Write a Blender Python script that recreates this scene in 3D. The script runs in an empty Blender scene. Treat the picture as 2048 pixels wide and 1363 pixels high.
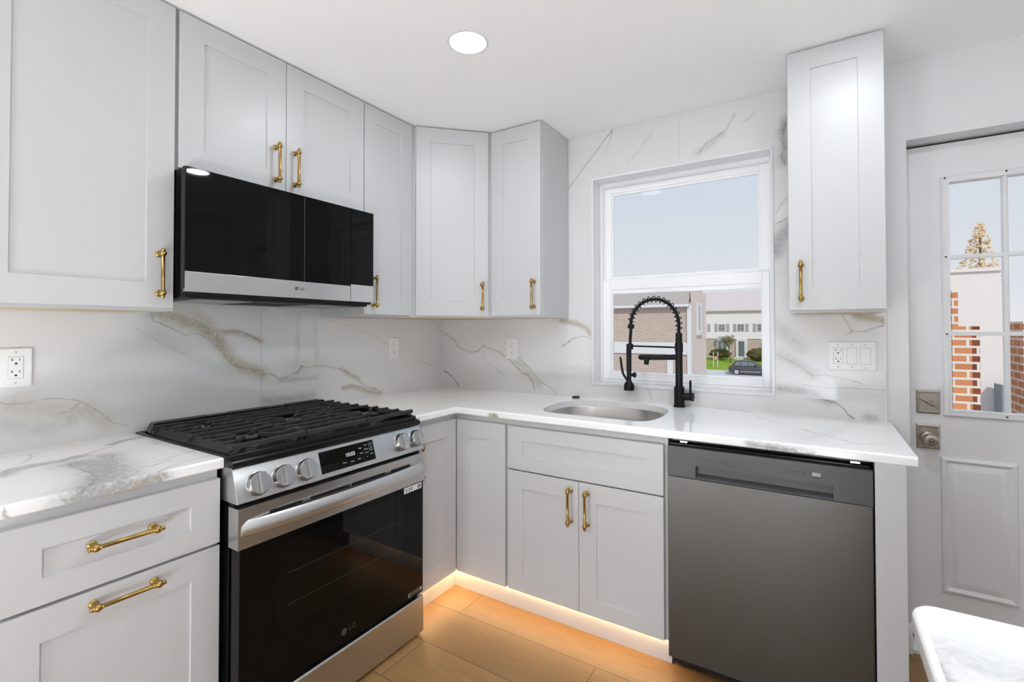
import bpy, bmesh, math, random
import numpy as np
from mathutils import Matrix, Vector
C = bpy.context.scene.collection
SC = bpy.context.scene
PI = math.pi

# ------------------------------------------------------------------ camera, sky, sun, exposure
cam = bpy.data.objects.new('camera', bpy.data.cameras.new('camera'))
C.objects.link(cam)
cam.data.sensor_width = 36.0
cam.data.lens = 958.86 / 2048 * 36.0
cam.data.shift_x = -8.57 / 2048
cam.data.shift_y = -37.87 / 2048
cam.data.clip_start = 0.02
cam.data.clip_end = 400
_ya, _pi, _ro = math.radians(32.1322), math.radians(0.8525), math.radians(-0.0728)
_fw = Vector((-math.sin(_ya) * math.cos(_pi), math.cos(_ya) * math.cos(_pi), math.sin(_pi)))
_rt = Vector((math.cos(_ya), math.sin(_ya), 0))
_up = _rt.cross(_fw)
_r2 = _rt * math.cos(_ro) + _up * math.sin(_ro)
_u2 = _up * math.cos(_ro) - _rt * math.sin(_ro)
M = Matrix.Identity(4)
for i in range(3):
    M[i][0], M[i][1], M[i][2] = _r2[i], _u2[i], -_fw[i]
M.translation = Vector((2.1348, -2.4748, 1.296))
cam.matrix_world = M
SC.camera = cam
SC.view_settings.view_transform = 'Standard'
SC.view_settings.look = 'None'
SC.view_settings.gamma = 1
SC.view_settings.use_curve_mapping = False
SC.view_settings.exposure = 0.0
SC.cycles.max_bounces = 16
SC.cycles.diffuse_bounces = 10
SC.cycles.glossy_bounces = 6
CAN_POWER = 108.0      # strength of the recessed ceiling lamps
FILL_UPLIGHT = 162.0       # strength of the two added upward fill lamps behind the viewer
LED_POWER = 42.0      # strength of the warm strip under the cabinets

world = bpy.data.worlds.new('sky')
SC.world = world
world.use_nodes = True
wn, wl = world.node_tree.nodes, world.node_tree.links
wn.clear()
w_out = wn.new('ShaderNodeOutputWorld')
w_bg = wn.new('ShaderNodeBackground')
w_tc = wn.new('ShaderNodeTexCoord')
w_sep = wn.new('ShaderNodeSeparateXYZ')
w_ramp = wn.new('ShaderNodeValToRGB')
w_ramp.color_ramp.elements[0].position = 0.0
w_ramp.color_ramp.elements[0].color = (0.86, 0.84, 0.85, 1)
w_ramp.color_ramp.elements[1].position = 0.45
w_ramp.color_ramp.elements[1].color = (0.55, 0.68, 0.86, 1)
for p_, c_ in ((0.06, (0.78, 0.80, 0.86, 1)), (0.16, (0.735, 0.76, 0.82, 1))):
    e_ = w_ramp.color_ramp.elements.new(p_)
    e_.color = c_
wl.new(w_tc.outputs['Generated'], w_sep.inputs[0])
wl.new(w_sep.outputs['Z'], w_ramp.inputs[0])
wl.new(w_ramp.outputs[0], w_bg.inputs[0])
wl.new(w_bg.outputs[0], w_out.inputs[0])
w_bg.inputs[1].default_value = 1.0

sun = bpy.data.objects.new('sun', bpy.data.lights.new('sun', 'SUN'))
C.objects.link(sun)
sun.data.energy = 2.3
sun.data.angle = math.radians(2)
sun.data.color = (1.0, 0.95, 0.88)
sun.rotation_euler = Vector((-0.45, 0.75, -0.62)).to_track_quat('-Z', 'Y').to_euler()

# ------------------------------------------------------------------ materials
def mat(name, color, rough=0.5, metal=0.0, spec=0.5, bump=None, coat=0.0, emit=None):
    m = bpy.data.materials.new(name)
    m.use_nodes = True
    n, l = m.node_tree.nodes, m.node_tree.links
    b = n['Principled BSDF']
    b.inputs['Base Color'].default_value = (*color, 1)
    b.inputs['Roughness'].default_value = rough
    b.inputs['Metallic'].default_value = metal
    b.inputs['Specular IOR Level'].default_value = spec
    b.inputs['Coat Weight'].default_value = coat
    if emit:
        b.inputs['Emission Color'].default_value = (*emit[0], 1)
        b.inputs['Emission Strength'].default_value = emit[1]
    if bump:
        scale, strength, stretch = bump
        tc = n.new('ShaderNodeTexCoord')
        mp = n.new('ShaderNodeMapping')
        mp.inputs['Scale'].default_value = stretch
        nz = n.new('ShaderNodeTexNoise')
        nz.inputs['Scale'].default_value = scale
        nz.inputs['Detail'].default_value = 3
        bp = n.new('ShaderNodeBump')
        bp.inputs['Strength'].default_value = strength
        bp.inputs['Distance'].default_value = 0.001
        l.new(tc.outputs['Object'], mp.inputs[0])
        l.new(mp.outputs[0], nz.inputs['Vector'])
        l.new(nz.outputs['Fac'], bp.inputs['Height'])
        l.new(bp.outputs[0], b.inputs['Normal'])
    return m

class NT:                                                             # tiny helper for node wiring
    def __init__(s, m):
        s.n, s.l, s.b = m.node_tree.nodes, m.node_tree.links, m.node_tree.nodes['Principled BSDF']
    def new(s, t, **k):
        x = s.n.new(t)
        for a, v in k.items():
            setattr(x, a, v)
        return x
    def math(s, op, a, b=None, c=None, clamp=False):
        x = s.n.new('ShaderNodeMath')
        x.operation = op
        x.use_clamp = clamp
        for i, v in enumerate((a, b, c)):
            if v is None:
                continue
            if isinstance(v, (int, float)):
                x.inputs[i].default_value = v
            else:
                s.l.new(v, x.inputs[i])
        return x.outputs[0]
    def mix(s, f, a, b, kind='MIX'):
        x = s.n.new('ShaderNodeMix')
        x.data_type = 'RGBA'
        x.blend_type = kind
        for i, v in ((0, f), (6, a), (7, b)):
            if isinstance(v, tuple):
                x.inputs[i].default_value = (*v, 1)
            elif isinstance(v, (int, float)):
                x.inputs[i].default_value = v
            else:
                s.l.new(v, x.inputs[i])
        return x.outputs[2]
    def noise(s, scale, detail=3, rough=0.5, vec=None, stretch=None, dist=0.0):
        if vec is None:
            vec = s.n.new('ShaderNodeTexCoord').outputs['Object']
        if stretch:
            mp = s.n.new('ShaderNodeMapping')
            mp.inputs['Scale'].default_value = stretch
            s.l.new(vec, mp.inputs[0])
            vec = mp.outputs[0]
        x = s.n.new('ShaderNodeTexNoise')
        x.inputs['Scale'].default_value = scale
        x.inputs['Detail'].default_value = detail
        x.inputs['Roughness'].default_value = rough
        x.inputs['Distortion'].default_value = dist
        s.l.new(vec, x.inputs['Vector'])
        return x.outputs['Fac']
    def attr(s, name):
        x = s.n.new('ShaderNodeAttribute')
        x.attribute_name = name
        return x.outputs['Fac']

def marble(name, rough, base, faint=0.5, gold=(0.36, 0.31, 0.17), smoke=1.6):
    m = mat(name, base, rough, spec=0.85)
    t = NT(m)
    wob = t.math('ADD', t.math('MULTIPLY', t.math('SUBTRACT', t.noise(55, 4, 0.65), 0.5), 5.0), t.math('MULTIPLY', t.math('SUBTRACT', t.noise(13, 2, 0.5), 0.5), 5.0))
    wide = t.math('ADD', t.math('MULTIPLY', t.noise(17, 2, 0.5), 2.2), -0.15)
    brk = t.noise(21, 3, 0.6)
    def line(attr):
        d = t.math('MULTIPLY', t.math('ADD', t.attr(attr), wob), wide)
        g = t.math('EXPONENT', t.math('MULTIPLY', t.math('MULTIPLY', d, d), -0.9))
        k = t.math('MULTIPLY', t.math('SUBTRACT', brk, 0.12), 1.9, clamp=True)
        return t.math('MULTIPLY', t.math('MULTIPLY', g, t.attr(attr + '_s')), k, clamp=True)
    cloud = t.math('ADD', t.math('MULTIPLY', t.math('SUBTRACT', t.noise(36, 6, 0.68, dist=2.0), 0.30), 1.8, clamp=True), 0.22, clamp=True)
    soft = t.math('MULTIPLY', t.math('SUBTRACT', t.noise(2.2, 5, 0.6, dist=1.5), 0.56), faint * 3, clamp=True)
    col = t.mix(t.math('MULTIPLY', soft, 0.22), base, (0.55, 0.56, 0.56))
    col = t.mix(t.math('MULTIPLY', t.math('MULTIPLY', t.attr('smoke_grey'), smoke), cloud, clamp=True), col, (0.40, 0.41, 0.41))
    col = t.mix(t.math('MULTIPLY', t.math('MULTIPLY', t.attr('smoke_tan'), smoke), cloud, clamp=True), col, (0.42, 0.38, 0.26))
    col = t.mix(line('vein_grey'), col, (0.20, 0.20, 0.20))
    col = t.mix(line('vein_gold'), col, gold)
    t.l.new(col, t.b.inputs['Base Color'])
    return m

def brick(name, c1, c2, mortar, scale, row=0.075, w=0.21, bump=0.6):
    m = mat(name, c1, 0.9, spec=0.2)
    t = NT(m)
    g = t.new('ShaderNodeNewGeometry')
    sep = t.new('ShaderNodeSeparateXYZ')
    t.l.new(g.outputs['Position'], sep.inputs[0])
    com = t.new('ShaderNodeCombineXYZ')
    t.l.new(t.math('ADD', sep.outputs['X'], sep.outputs['Y']), com.inputs['X'])
    t.l.new(sep.outputs['Z'], com.inputs['Y'])
    b = t.new('ShaderNodeTexBrick')
    b.inputs['Scale'].default_value = scale
    b.inputs['Color1'].default_value = (*c1, 1)
    b.inputs['Color2'].default_value = (*c2, 1)
    b.inputs['Mortar'].default_value = (*mortar, 1)
    b.inputs['Mortar Size'].default_value = 0.011
    b.inputs['Brick Width'].default_value = w
    b.inputs['Row Height'].default_value = row
    t.l.new(com.outputs[0], b.inputs['Vector'])
    t.l.new(b.outputs['Color'], t.b.inputs['Base Color'])
    return m

def steel(name, color, rough, stretch):
    """brushed metal: fine grain in one direction, felt in the gloss only"""
    m = mat(name, color, rough, 1.0)
    t = NT(m)
    nz = t.noise(900, 2, 0.5, stretch=stretch)
    t.l.new(t.math('ADD', t.math('MULTIPLY', nz, 0.012), rough - 0.006), t.b.inputs['Roughness'])
    return m

def pane_mat(name, tint=(0.97, 0.98, 0.98), refl=0.03):
    m = bpy.data.materials.new(name)
    m.use_nodes = True
    n, l = m.node_tree.nodes, m.node_tree.links
    n.clear()
    o = n.new('ShaderNodeOutputMaterial')
    mx = n.new('ShaderNodeMixShader')
    tr = n.new('ShaderNodeBsdfTransparent')
    gl = n.new('ShaderNodeBsdfGlossy')
    fr = n.new('ShaderNodeFresnel')
    ml = n.new('ShaderNodeMath')
    ml.operation = 'MULTIPLY'
    ml.inputs[1].default_value = refl
    tr.inputs[0].default_value = (*tint, 1)
    gl.inputs['Roughness'].default_value = 0.02
    fr.inputs[0].default_value = 1.5
    l.new(fr.outputs[0], ml.inputs[0])
    l.new(ml.outputs[0], mx.inputs[0])
    l.new(tr.outputs[0], mx.inputs[1])
    l.new(gl.outputs[0], mx.inputs[2])
    l.new(mx.outputs[0], o.inputs[0])
    return m

def emitter(name, color, strength):
    m = bpy.data.materials.new(name)
    m.use_nodes = True
    n, l = m.node_tree.nodes, m.node_tree.links
    n.clear()
    o = n.new('ShaderNodeOutputMaterial')
    e = n.new('ShaderNodeEmission')
    e.inputs[0].default_value = (*color, 1)
    e.inputs[1].default_value = strength
    l.new(e.outputs[0], o.inputs[0])
    return m

MT = {}
MT['cabinet'] = mat('cabinet_paint', (0.570, 0.573, 0.580), 0.36, spec=0.45)
MT['wall'] = mat('wall_paint', (0.74, 0.74, 0.75), 0.6, spec=0.3, bump=(300, 0.08, (1, 1, 1)))
MT['ceiling'] = mat('ceiling_paint', (0.93, 0.93, 0.93), 0.8, spec=0.2)
MT['trim'] = mat('trim_paint', (0.78, 0.78, 0.79), 0.35)
MT['vinyl'] = mat('window_vinyl', (0.93, 0.93, 0.94), 0.35)
MT['raw_wood'] = mat('raw_plywood', (0.55, 0.43, 0.26), 0.7, bump=(20, 0.2, (1, 12, 1)))
MT['splash'] = marble('marble_tile', 0.045, (0.73, 0.73, 0.73))
MT['quartz'] = marble('quartz_top', 0.10, (0.95, 0.95, 0.95), 0.35, (0.50, 0.31, 0.12), 2.4)
MT['steel'] = steel('brushed_steel', (0.56, 0.56, 0.56), 0.30, (1, 0.02, 1))
MT['steel_light'] = steel('light_brushed_steel', (0.66, 0.65, 0.64), 0.25, (1, 0.02, 1))
MT['handle_steel'] = mat('handle_steel', (0.66, 0.655, 0.645), 0.32, 1.0)
MT['steel_plain'] = mat('satin_steel', (0.50, 0.50, 0.50), 0.22, 1.0)
MT['sink_steel'] = steel('sink_steel', (0.55, 0.53, 0.51), 0.30, (1, 1, 0.05))
MT['dark_steel'] = steel('dark_stainless', (0.125, 0.121, 0.116), 0.42, (0.03, 1, 1))
MT['dw_panel'] = mat('graphite_plastic', (0.062, 0.062, 0.065), 0.42, 0.0)
MT['chrome'] = mat('chrome', (0.85, 0.85, 0.85), 0.12, 1.0)
MT['nickel'] = mat('satin_nickel', (0.48, 0.44, 0.38), 0.3, 1.0)
MT['nickel_dark'] = mat('nickel_groove', (0.20, 0.18, 0.15), 0.4, 1.0)
MT['brass'] = mat('brushed_brass', (0.44, 0.285, 0.09), 0.25, 1.0)
MT['black_glass'] = mat('black_glass', (0.003, 0.003, 0.003), 0.03, spec=0.16)
MT['oven_glass'] = mat('oven_window_glass', (0.004, 0.0038, 0.0036), 0.04, spec=0.22)
MT['black'] = mat('black_enamel', (0.004, 0.004, 0.004), 0.2, spec=0.25)
MT['burner_metal'] = mat('burner_alloy', (0.10, 0.10, 0.10), 0.3, 1.0)
MT['iron'] = mat('cast_iron', (0.030, 0.030, 0.031), 0.6, spec=0.25, bump=(400, 0.3, (1, 1, 1)))
MT['matte_black'] = mat('matte_black', (0.004, 0.004, 0.0045), 0.42, spec=0.25)
MT['black_plastic'] = mat('black_plastic', (0.010, 0.010, 0.011), 0.5, spec=0.3)
MT['film'] = mat('grey_film', (0.028, 0.028, 0.029), 0.6, spec=0.15, bump=(30, 0.8, (1, 1, 0.3)))
MT['grille'] = mat('grey_mesh', (0.34, 0.34, 0.33), 0.5, 0.1, bump=(500, 0.8, (1, 1, 1)))
MT['plate'] = mat('white_plastic', (0.86, 0.86, 0.86), 0.3)
MT['slot'] = mat('dark_slot', (0.02, 0.02, 0.02), 0.6)
MT['print_light'] = mat('grey_print', (0.45, 0.45, 0.45), 0.5)
MT['print_dark'] = mat('dark_print', (0.012, 0.012, 0.012), 0.5)
MT['print_dim'] = mat('dim_print', (0.055, 0.055, 0.055), 0.4)
MT['white_print'] = mat('white_label', (0.75, 0.75, 0.75), 0.5)
MT['clock'] = mat('clock_digits', (0.5, 0.5, 0.55), 0.4, emit=((0.85, 0.88, 1.0), 0.45))
MT['lamp'] = emitter('lamp_lens', (0.88, 0.945, 1.0), CAN_POWER)
MT['fill_up'] = emitter('fill_bowl_light', (0.88, 0.945, 1.0), FILL_UPLIGHT)
MT['fill_globe'] = emitter('fill_globe_light', (0.88, 0.945, 1.0), 80.0)
MT['led'] = emitter('led_strip', (1.0, 0.64, 0.33), LED_POWER)
MT['glass'] = pane_mat('window_glass')
MT['caulk'] = mat('white_caulk', (0.82, 0.82, 0.82), 0.5)
MT['grout'] = mat('tile_joint', (0.52, 0.52, 0.51), 0.7)
MT['dark_gap'] = mat('weather_seal', (0.03, 0.03, 0.03), 0.8)
# floor: oak planks running along x
def floor_mat():
    m = mat('oak_planks', (0.36, 0.25, 0.15), 0.42, spec=0.4)
    t = NT(m)
    tc = t.new('ShaderNodeTexCoord')
    mp = t.new('ShaderNodeMapping')
    mp.inputs['Location'].default_value = (0.396, 0.741, 0)
    t.l.new(tc.outputs['Object'], mp.inputs[0])
    b = t.new('ShaderNodeTexBrick')
    b.offset = 0.37
    b.inputs['Scale'].default_value = 1.0
    b.inputs['Color1'].default_value = (0.30, 0.30, 0.30, 1)
    b.inputs['Color2'].default_value = (0.75, 0.75, 0.75, 1)
    b.inputs['Mortar'].default_value = (0, 0, 0, 1)
    b.inputs['Mortar Size'].default_value = 0.0016
    b.inputs['Mortar Smooth'].default_value = 0.3
    b.inputs['Brick Width'].default_value = 1.8
    b.inputs['Row Height'].default_value = 0.233
    t.l.new(mp.outputs[0], b.inputs['Vector'])
    grain = t.noise(9, 6, 0.62, vec=tc.outputs['Object'], stretch=(0.8, 9, 1), dist=0.8)
    big = t.noise(2.3, 3, 0.5, vec=tc.outputs['Object'], stretch=(0.6, 2.5, 1))
    c = t.mix(grain, (0.20, 0.105, 0.038), (0.43, 0.25, 0.098))
    c = t.mix(t.math('MULTIPLY', big, 0.5), c, (0.24, 0.14, 0.065))
    c = t.mix(0.30, c, b.outputs['Color'], 'OVERLAY')
    c = t.mix(b.outputs['Fac'], c, (0.06, 0.04, 0.025))
    t.l.new(c, t.b.inputs['Base Color'])
    bp = t.new('ShaderNodeBump')
    bp.inputs['Strength'].default_value = 0.25
    bp.inputs['Distance'].default_value = 0.001
    t.l.new(t.math('SUBTRACT', grain, b.outputs['Fac']), bp.inputs['Height'])
    t.l.new(bp.outputs[0], t.b.inputs['Normal'])
    return m
MT['floor'] = floor_mat()

# ------------------------------------------------------------------ mesh helpers
WM = {}                                                               # world matrix of every empty / part
def wm(o):
    return WM.get(o.name, Matrix.Identity(4)) if o is not None else Matrix.Identity(4)

class MB:
    """collects shapes in one bmesh; F is the frame the shapes are drawn in (world coordinates come out)"""
    def __init__(s, F=None):
        s.bm = bmesh.new()
        s.F = F or Matrix.Identity(4)
    def v(s, p):
        return s.bm.verts.new(s.F @ Vector(p))
    def face(s, vs):
        try:
            return s.bm.faces.new(vs)
        except ValueError:
            return None
    def box(s, a, b):
        x0, y0, z0 = (min(a[i], b[i]) for i in range(3))
        x1, y1, z1 = (max(a[i], b[i]) for i in range(3))
        P = [s.v(p) for p in ((x0, y0, z0), (x1, y0, z0), (x1, y1, z0), (x0, y1, z0), (x0, y0, z1), (x1, y0, z1), (x1, y1, z1), (x0, y1, z1))]
        for f in ((0, 3, 2, 1), (4, 5, 6, 7), (0, 1, 5, 4), (1, 2, 6, 5), (2, 3, 7, 6), (3, 0, 4, 7)):
            s.face([P[i] for i in f])
        return s
    def loft(s, loops, cap=True, closed=True):
        R = [[s.v(p) for p in L] for L in loops]
        n = len(R[0])
        for A, B in zip(R, R[1:]):
            for i in range(n if closed else n - 1):
                j = (i + 1) % n
                s.face([A[i], A[j], B[j], B[i]])
        if cap:
            s.face(list(reversed(R[0])))
            s.face(R[-1])
        return s
    def prism(s, poly, axis, a, b):
        """poly of 2-D points in the two other axes, extruded along axis from a to b"""
        o = [i for i in range(3) if i != axis]
        def mk(t):
            L = []
            for p in poly:
                q = [0, 0, 0]
                q[axis] = t
                q[o[0]], q[o[1]] = p
                L.append(q)
            return L
        return s.loft([mk(a), mk(b)])
    def tube(s, pts, r, seg=10, cap=True):
        pts = [Vector(p) for p in pts]
        n = len(pts)
        rad = r if isinstance(r, (list, tuple)) else [r] * n
        loops, up = [], None
        for i, p in enumerate(pts):
            d = (pts[min(i + 1, n - 1)] - pts[max(i - 1, 0)]).normalized()
            if up is None:
                up = d.orthogonal().normalized()
            up = (up - d * up.dot(d))
            up = up.normalized() if up.length > 1e-6 else d.orthogonal().normalized()
            w = d.cross(up)
            loops.append([p + (up * math.cos(2 * PI * k / seg) + w * math.sin(2 * PI * k / seg)) * rad[i] for k in range(seg)])
        return s.loft(loops, cap)
    def lathe(s, prof, o, d, seg=20, cap=True):
        """prof: (t along d, radius)"""
        d = Vector(d).normalized()
        u = d.orthogonal().normalized()
        w = d.cross(u)
        o = Vector(o)
        loops = [[o + d * t + (u * math.cos(2 * PI * k / seg) + w * math.sin(2 * PI * k / seg)) * max(r, 1e-5) for k in range(seg)] for t, r in prof]
        return s.loft(loops, cap)
    def build(s, name, material, parent=None, bevel=0.0, smooth=35, seg=2):
        inv = wm(parent).inverted()
        bmesh.ops.recalc_face_normals(s.bm, faces=s.bm.faces[:])
        s.bm.transform(inv)
        me = bpy.data.meshes.new(name)
        s.bm.to_mesh(me)
        s.bm.free()
        if isinstance(material, str):
            material = MT[material]
        me.materials.append(material)
        if smooth:
            me.polygons.foreach_set('use_smooth', [True] * len(me.polygons))
            me.set_sharp_from_angle(angle=math.radians(smooth))
        o = bpy.data.objects.new(name, me)
        C.objects.link(o)
        if parent is not None:
            o.parent = parent
        WM[o.name] = wm(parent).copy()
        if bevel:
            bv = o.modifiers.new('edge', 'BEVEL')
            bv.width = bevel
            bv.segments = seg
            bv.limit_method = 'ANGLE'
            bv.angle_limit = math.radians(40)
            bv.harden_normals = True
        return o

def tag(o, label, cat, group=None, kind=None):
    if label:
        o['label'] = label
    if cat:
        o['category'] = cat
    if group:
        o['group'] = group
    if kind:
        o['kind'] = kind
    return o
def thing(name, label, cat, loc=(0, 0, 0), rz=0.0, group=None):
    o = bpy.data.objects.new(name, None)
    o.empty_display_size = 0.05
    C.objects.link(o)
    o.location = loc
    o.rotation_euler = (0, 0, rz)
    WM[o.name] = Matrix.Translation(loc) @ Matrix.Rotation(rz, 4, 'Z')
    return tag(o, label, cat, group)
def struct(o):
    o['kind'] = 'structure'
    return o
def bx(name, a, b, material, parent=None, bevel=0.0, F=None, seg=2):
    return MB(F).box(a, b).build(name, material, parent, bevel, seg=seg)
def text(name, body, size, M4, material, parent, align='CENTER', extrude=0.0002, sx=1.0):
    cu = bpy.data.curves.new(name, 'FONT')
    cu.body = body
    cu.size = size
    cu.align_x = align
    cu.align_y = 'CENTER'
    cu.extrude = extrude
    cu.resolution_u = 4
    tmp = bpy.data.objects.new(name + '_curve', cu)
    me = bpy.data.meshes.new_from_object(tmp)
    bpy.data.objects.remove(tmp)
    bpy.data.curves.remove(cu)
    me.name = name
    me.materials.clear()
    me.materials.append(MT[material])
    o = bpy.data.objects.new(name, me)
    C.objects.link(o)
    if parent is not None:
        o.parent = parent
    o.matrix_basis = wm(parent).inverted() @ M4 @ Matrix.Diagonal((sx, 1, 1, 1))
    return o
def facing(p, normal, up=(0, 0, 1)):
    """matrix whose local +Z is normal and +Y is up: for flat marks on a surface"""
    z = Vector(normal).normalized()
    y = Vector(up)
    y = (y - z * y.dot(z)).normalized()
    x = y.cross(z)
    m = Matrix.Identity(4)
    for i in range(3):
        m[i][0], m[i][1], m[i][2] = x[i], y[i], z[i]
    m.translation = Vector(p)
    return m
# ------------------------------------------------------------------ room shell
XR, YF, ZC = 3.50, -3.60, 2.382
WX0, WX1, WZ0, WZ1 = 1.077, 1.9695, 0.990, 2.130                      # window opening
DX0, DX1, DZ1 = 2.447, 3.230, 2.061                                   # door opening
struct(bx('floor', (-0.16, YF - 0.1, -0.05), (XR + 0.1, 0.16, 0.0), 'floor'))
struct(bx('ceiling', (-0.16, YF - 0.1, ZC), (XR + 0.1, 0.16, ZC + 0.12), 'ceiling'))
struct(bx('wall_left', (-0.16, YF, 0), (-0.01, 0.16, ZC), 'wall'))
struct(bx('wall_right', (XR, YF, 0), (XR + 0.1, 0.16, ZC), 'wall'))
struct(bx('wall_front', (-0.16, YF - 0.1, 0), (XR + 0.1, YF, ZC), 'wall'))
w = MB()
for a, b in (((-0.01, 0), (WX0, ZC)), ((WX0, 0), (WX1, WZ0)), ((WX0, WZ1), (WX1, ZC)), ((WX1, 0), (DX0, ZC)), ((DX0, DZ1), (DX1, ZC)), ((DX1, 0), (XR, ZC))):
    w.box((a[0], 0.01, a[1]), (b[0], 0.16, b[1]))
struct(w.build('wall_back', 'wall', smooth=0))
# skirting beside the door, door threshold
b = MB()
b.prism([(-0.004, 0.0), (-0.004, 0.085), (0.0, 0.092), (0.004, 0.105), (0.0099, 0.115), (0.0099, 0.0)], 0, 2.362, 2.446)
struct(b.build('baseboard_back', 'trim'))
b = MB()
b.prism([(0.012, 0.0), (0.012, 0.012), (0.04, 0.02), (0.155, 0.02), (0.155, 0.0)], 0, DX0 + 0.001, DX1 - 0.001)
tag(struct(b.build('trim_1', 'trim')), 'white threshold strip under the entry door', None)

# white liner of the window opening
f = MB()
t_, y0_, y1_ = 0.011, -0.006, 0.159
f.box((WX0, y0_, WZ0), (WX0 + t_, y1_, WZ1)).box((WX1 - t_, y0_, WZ0), (WX1, y1_, WZ1))
f.box((WX0 + t_, y0_, WZ0), (WX1 - t_, y1_, WZ0 + t_)).box((WX0 + t_, y0_, WZ1 - t_), (WX1 - t_, y1_, WZ1))
tag(struct(f.build('trim_2', 'trim', bevel=0.001)), 'white liner around the kitchen window opening', None)

# ------------------------------------------------------------------ double-hung window
def frame4(m, x0, x1, z0, z1, y0, y1, l, r, b, t):
    m.box((x0, y0, z0), (x0 + l, y1, z1)).box((x1 - r, y0, z0), (x1, y1, z1))
    m.box((x0 + l, y0, z0), (x1 - r, y1, z0 + b)).box((x0 + l, y0, z1 - t), (x1 - r, y1, z1))
    return m
win = thing('window_1', None, None, (1.523, 0.12, 1.0))
struct(win)
ix0, ix1, iz0, iz1 = WX0 + t_, WX1 - t_, WZ0 + t_, WZ1 - t_
m = MB()
frame4(m, ix0, ix1, iz0, iz1, 0.090, 0.158, 0.014, 0.013, 0.014, 0.020)
m.box((ix0 + 0.014, 0.118, iz0 + 0.014), (ix0 + 0.020, 0.124, iz1 - 0.02)).box((ix1 - 0.019, 0.118, iz0 + 0.014), (ix1 - 0.013, 0.124, iz1 - 0.02))
m.build('window_frame', 'vinyl', win, 0.0015)
us = frame4(MB(), ix0 + 0.015, ix1 - 0.014, 1.530, iz1 - 0.021, 0.126, 0.152, 0.042, 0.042, 0.055, 0.030).build('upper_sash', 'vinyl', win, 0.002)
frame4(MB(), ix0 + 0.057, ix1 - 0.056, 1.585, iz1 - 0.051, 0.131, 0.147, 0.008, 0.008, 0.008, 0.014).build('glazing_bead', 'vinyl', us, 0.002)
bx('pane', (ix0 + 0.060, 0.137, 1.588), (ix1 - 0.058, 0.141, iz1 - 0.055), 'glass', us)
ls = frame4(MB(), ix0 + 0.015, ix1 - 0.014, iz0 + 0.015, 1.571, 0.094, 0.122, 0.048, 0.032, 0.036, 0.055).build('lower_sash', 'vinyl', win, 0.002)
frame4(MB(), ix0 + 0.063, ix1 - 0.046, iz0 + 0.051, 1.516, 0.099, 0.117, 0.009, 0.005, 0.010, 0.024).build('glazing_bead', 'vinyl', ls, 0.002)
bx('pane', (ix0 + 0.068, 0.107, iz0 + 0.056), (ix1 - 0.050, 0.111, 1.50), 'glass', ls)
for lx in (1.245, 1.765):
    m = MB()
    m.loft([[(lx - 0.026, 0.098, 1.5712), (lx + 0.026, 0.098, 1.5712), (lx + 0.026, 0.118, 1.5712), (lx - 0.026, 0.118, 1.5712)],
            [(lx - 0.018, 0.101, 1.579), (lx + 0.018, 0.101, 1.579), (lx + 0.018, 0.115, 1.579), (lx - 0.018, 0.115, 1.579)]])
    m.build('tilt_latch', 'vinyl', ls, 0.001)

# ------------------------------------------------------------------ entry door with nine panes
door = thing('door_1', None, None, (2.455, 0.1, 0))
struct(door)
dx0, dx1, dz0, dz1, dy0, dy1 = 2.455, 3.222, 0.046, 2.050, 0.100, 0.144
gx0, gx1, gz0, gz1 = 2.588, 3.091, 0.967, 1.890
m = MB()
m.box((dx0, dy0, dz0), (gx0, dy1, dz1)).box((gx1, dy0, dz0), (dx1, dy1, dz1))
m.box((gx0, dy0, gz1), (gx1, dy1, dz1)).box((gx0, dy0, dz0), (gx1, dy1, gz0))
m.build('door_slab', 'trim', door, smooth=0)
m = MB()                                                              # moulding round the glass
P = [(0.0, 0.0), (0.0, 0.008), (0.006, 0.013), (0.014, 0.011), (0.020, 0.014), (0.026, 0.012), (0.028, 0.0)]
def ring(m, x0, x1, z0, z1, prof, y, s):
    """prof: (inset from the outer rectangle, height out of the surface)"""
    m.loft([[(x0 + i, y - s * h, z0 + i), (x1 - i, y - s * h, z0 + i), (x1 - i, y - s * h, z1 - i), (x0 + i, y - s * h, z1 - i)] for i, h in prof], cap=False)
    return m
ring(m, gx0 - 0.024, gx1 + 0.024, gz0 - 0.024, gz1 + 0.024, P, dy0, 1)
m.build('glass_moulding', 'trim', door, smooth=50)
m = MB()
px = [gx0 + 0.004 + k * 0.1705 for k in range(4)]
for k in (1, 2):
    m.prism([(px[k] - 0.009 - 0.009, 0.0985), (px[k] - 0.006 - 0.009, 0.092), (px[k] - 0.003, 0.092), (px[k], 0.0985), (px[k], 0.112), (px[k] - 0.018, 0.112)], 2, gz0, gz1)
for zc in (1.276, 1.584):
    m.box((gx0, 0.0930, zc - 0.008), (gx1, 0.1115, zc + 0.008))
m.build('window_grid', 'trim', door, 0.001)
bx('pane', (gx0 - 0.001, 0.116, gz0 - 0.001), (gx1 + 0.001, 0.120, gz1 + 0.001), 'glass', door)
for x0, x1 in ((2.553, 2.778), (2.899, 3.124)):
    m = MB()
    m.loft([[(x0 + i, dy0 - h, 0.234 + i), (x1 - i, dy0 - h, 0.234 + i), (x1 - i, dy0 - h, 0.778 - i), (x0 + i, dy0 - h, 0.778 - i)]
            for i, h in ((0, 0.0003), (0.004, 0.009), (0.012, 0.012), (0.020, 0.004), (0.024, 0.0008), (0.047, 0.010), (0.050, 0.010))], cap=False)
    q = [m.v((x, dy0 - 0.010, z)) for x, z in ((x0 + 0.05, 0.284), (x1 - 0.05, 0.284), (x1 - 0.05, 0.728), (x0 + 0.05, 0.728))]
    m.face(q)
    m.build('raised_panel', 'trim', door, smooth=25)
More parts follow.
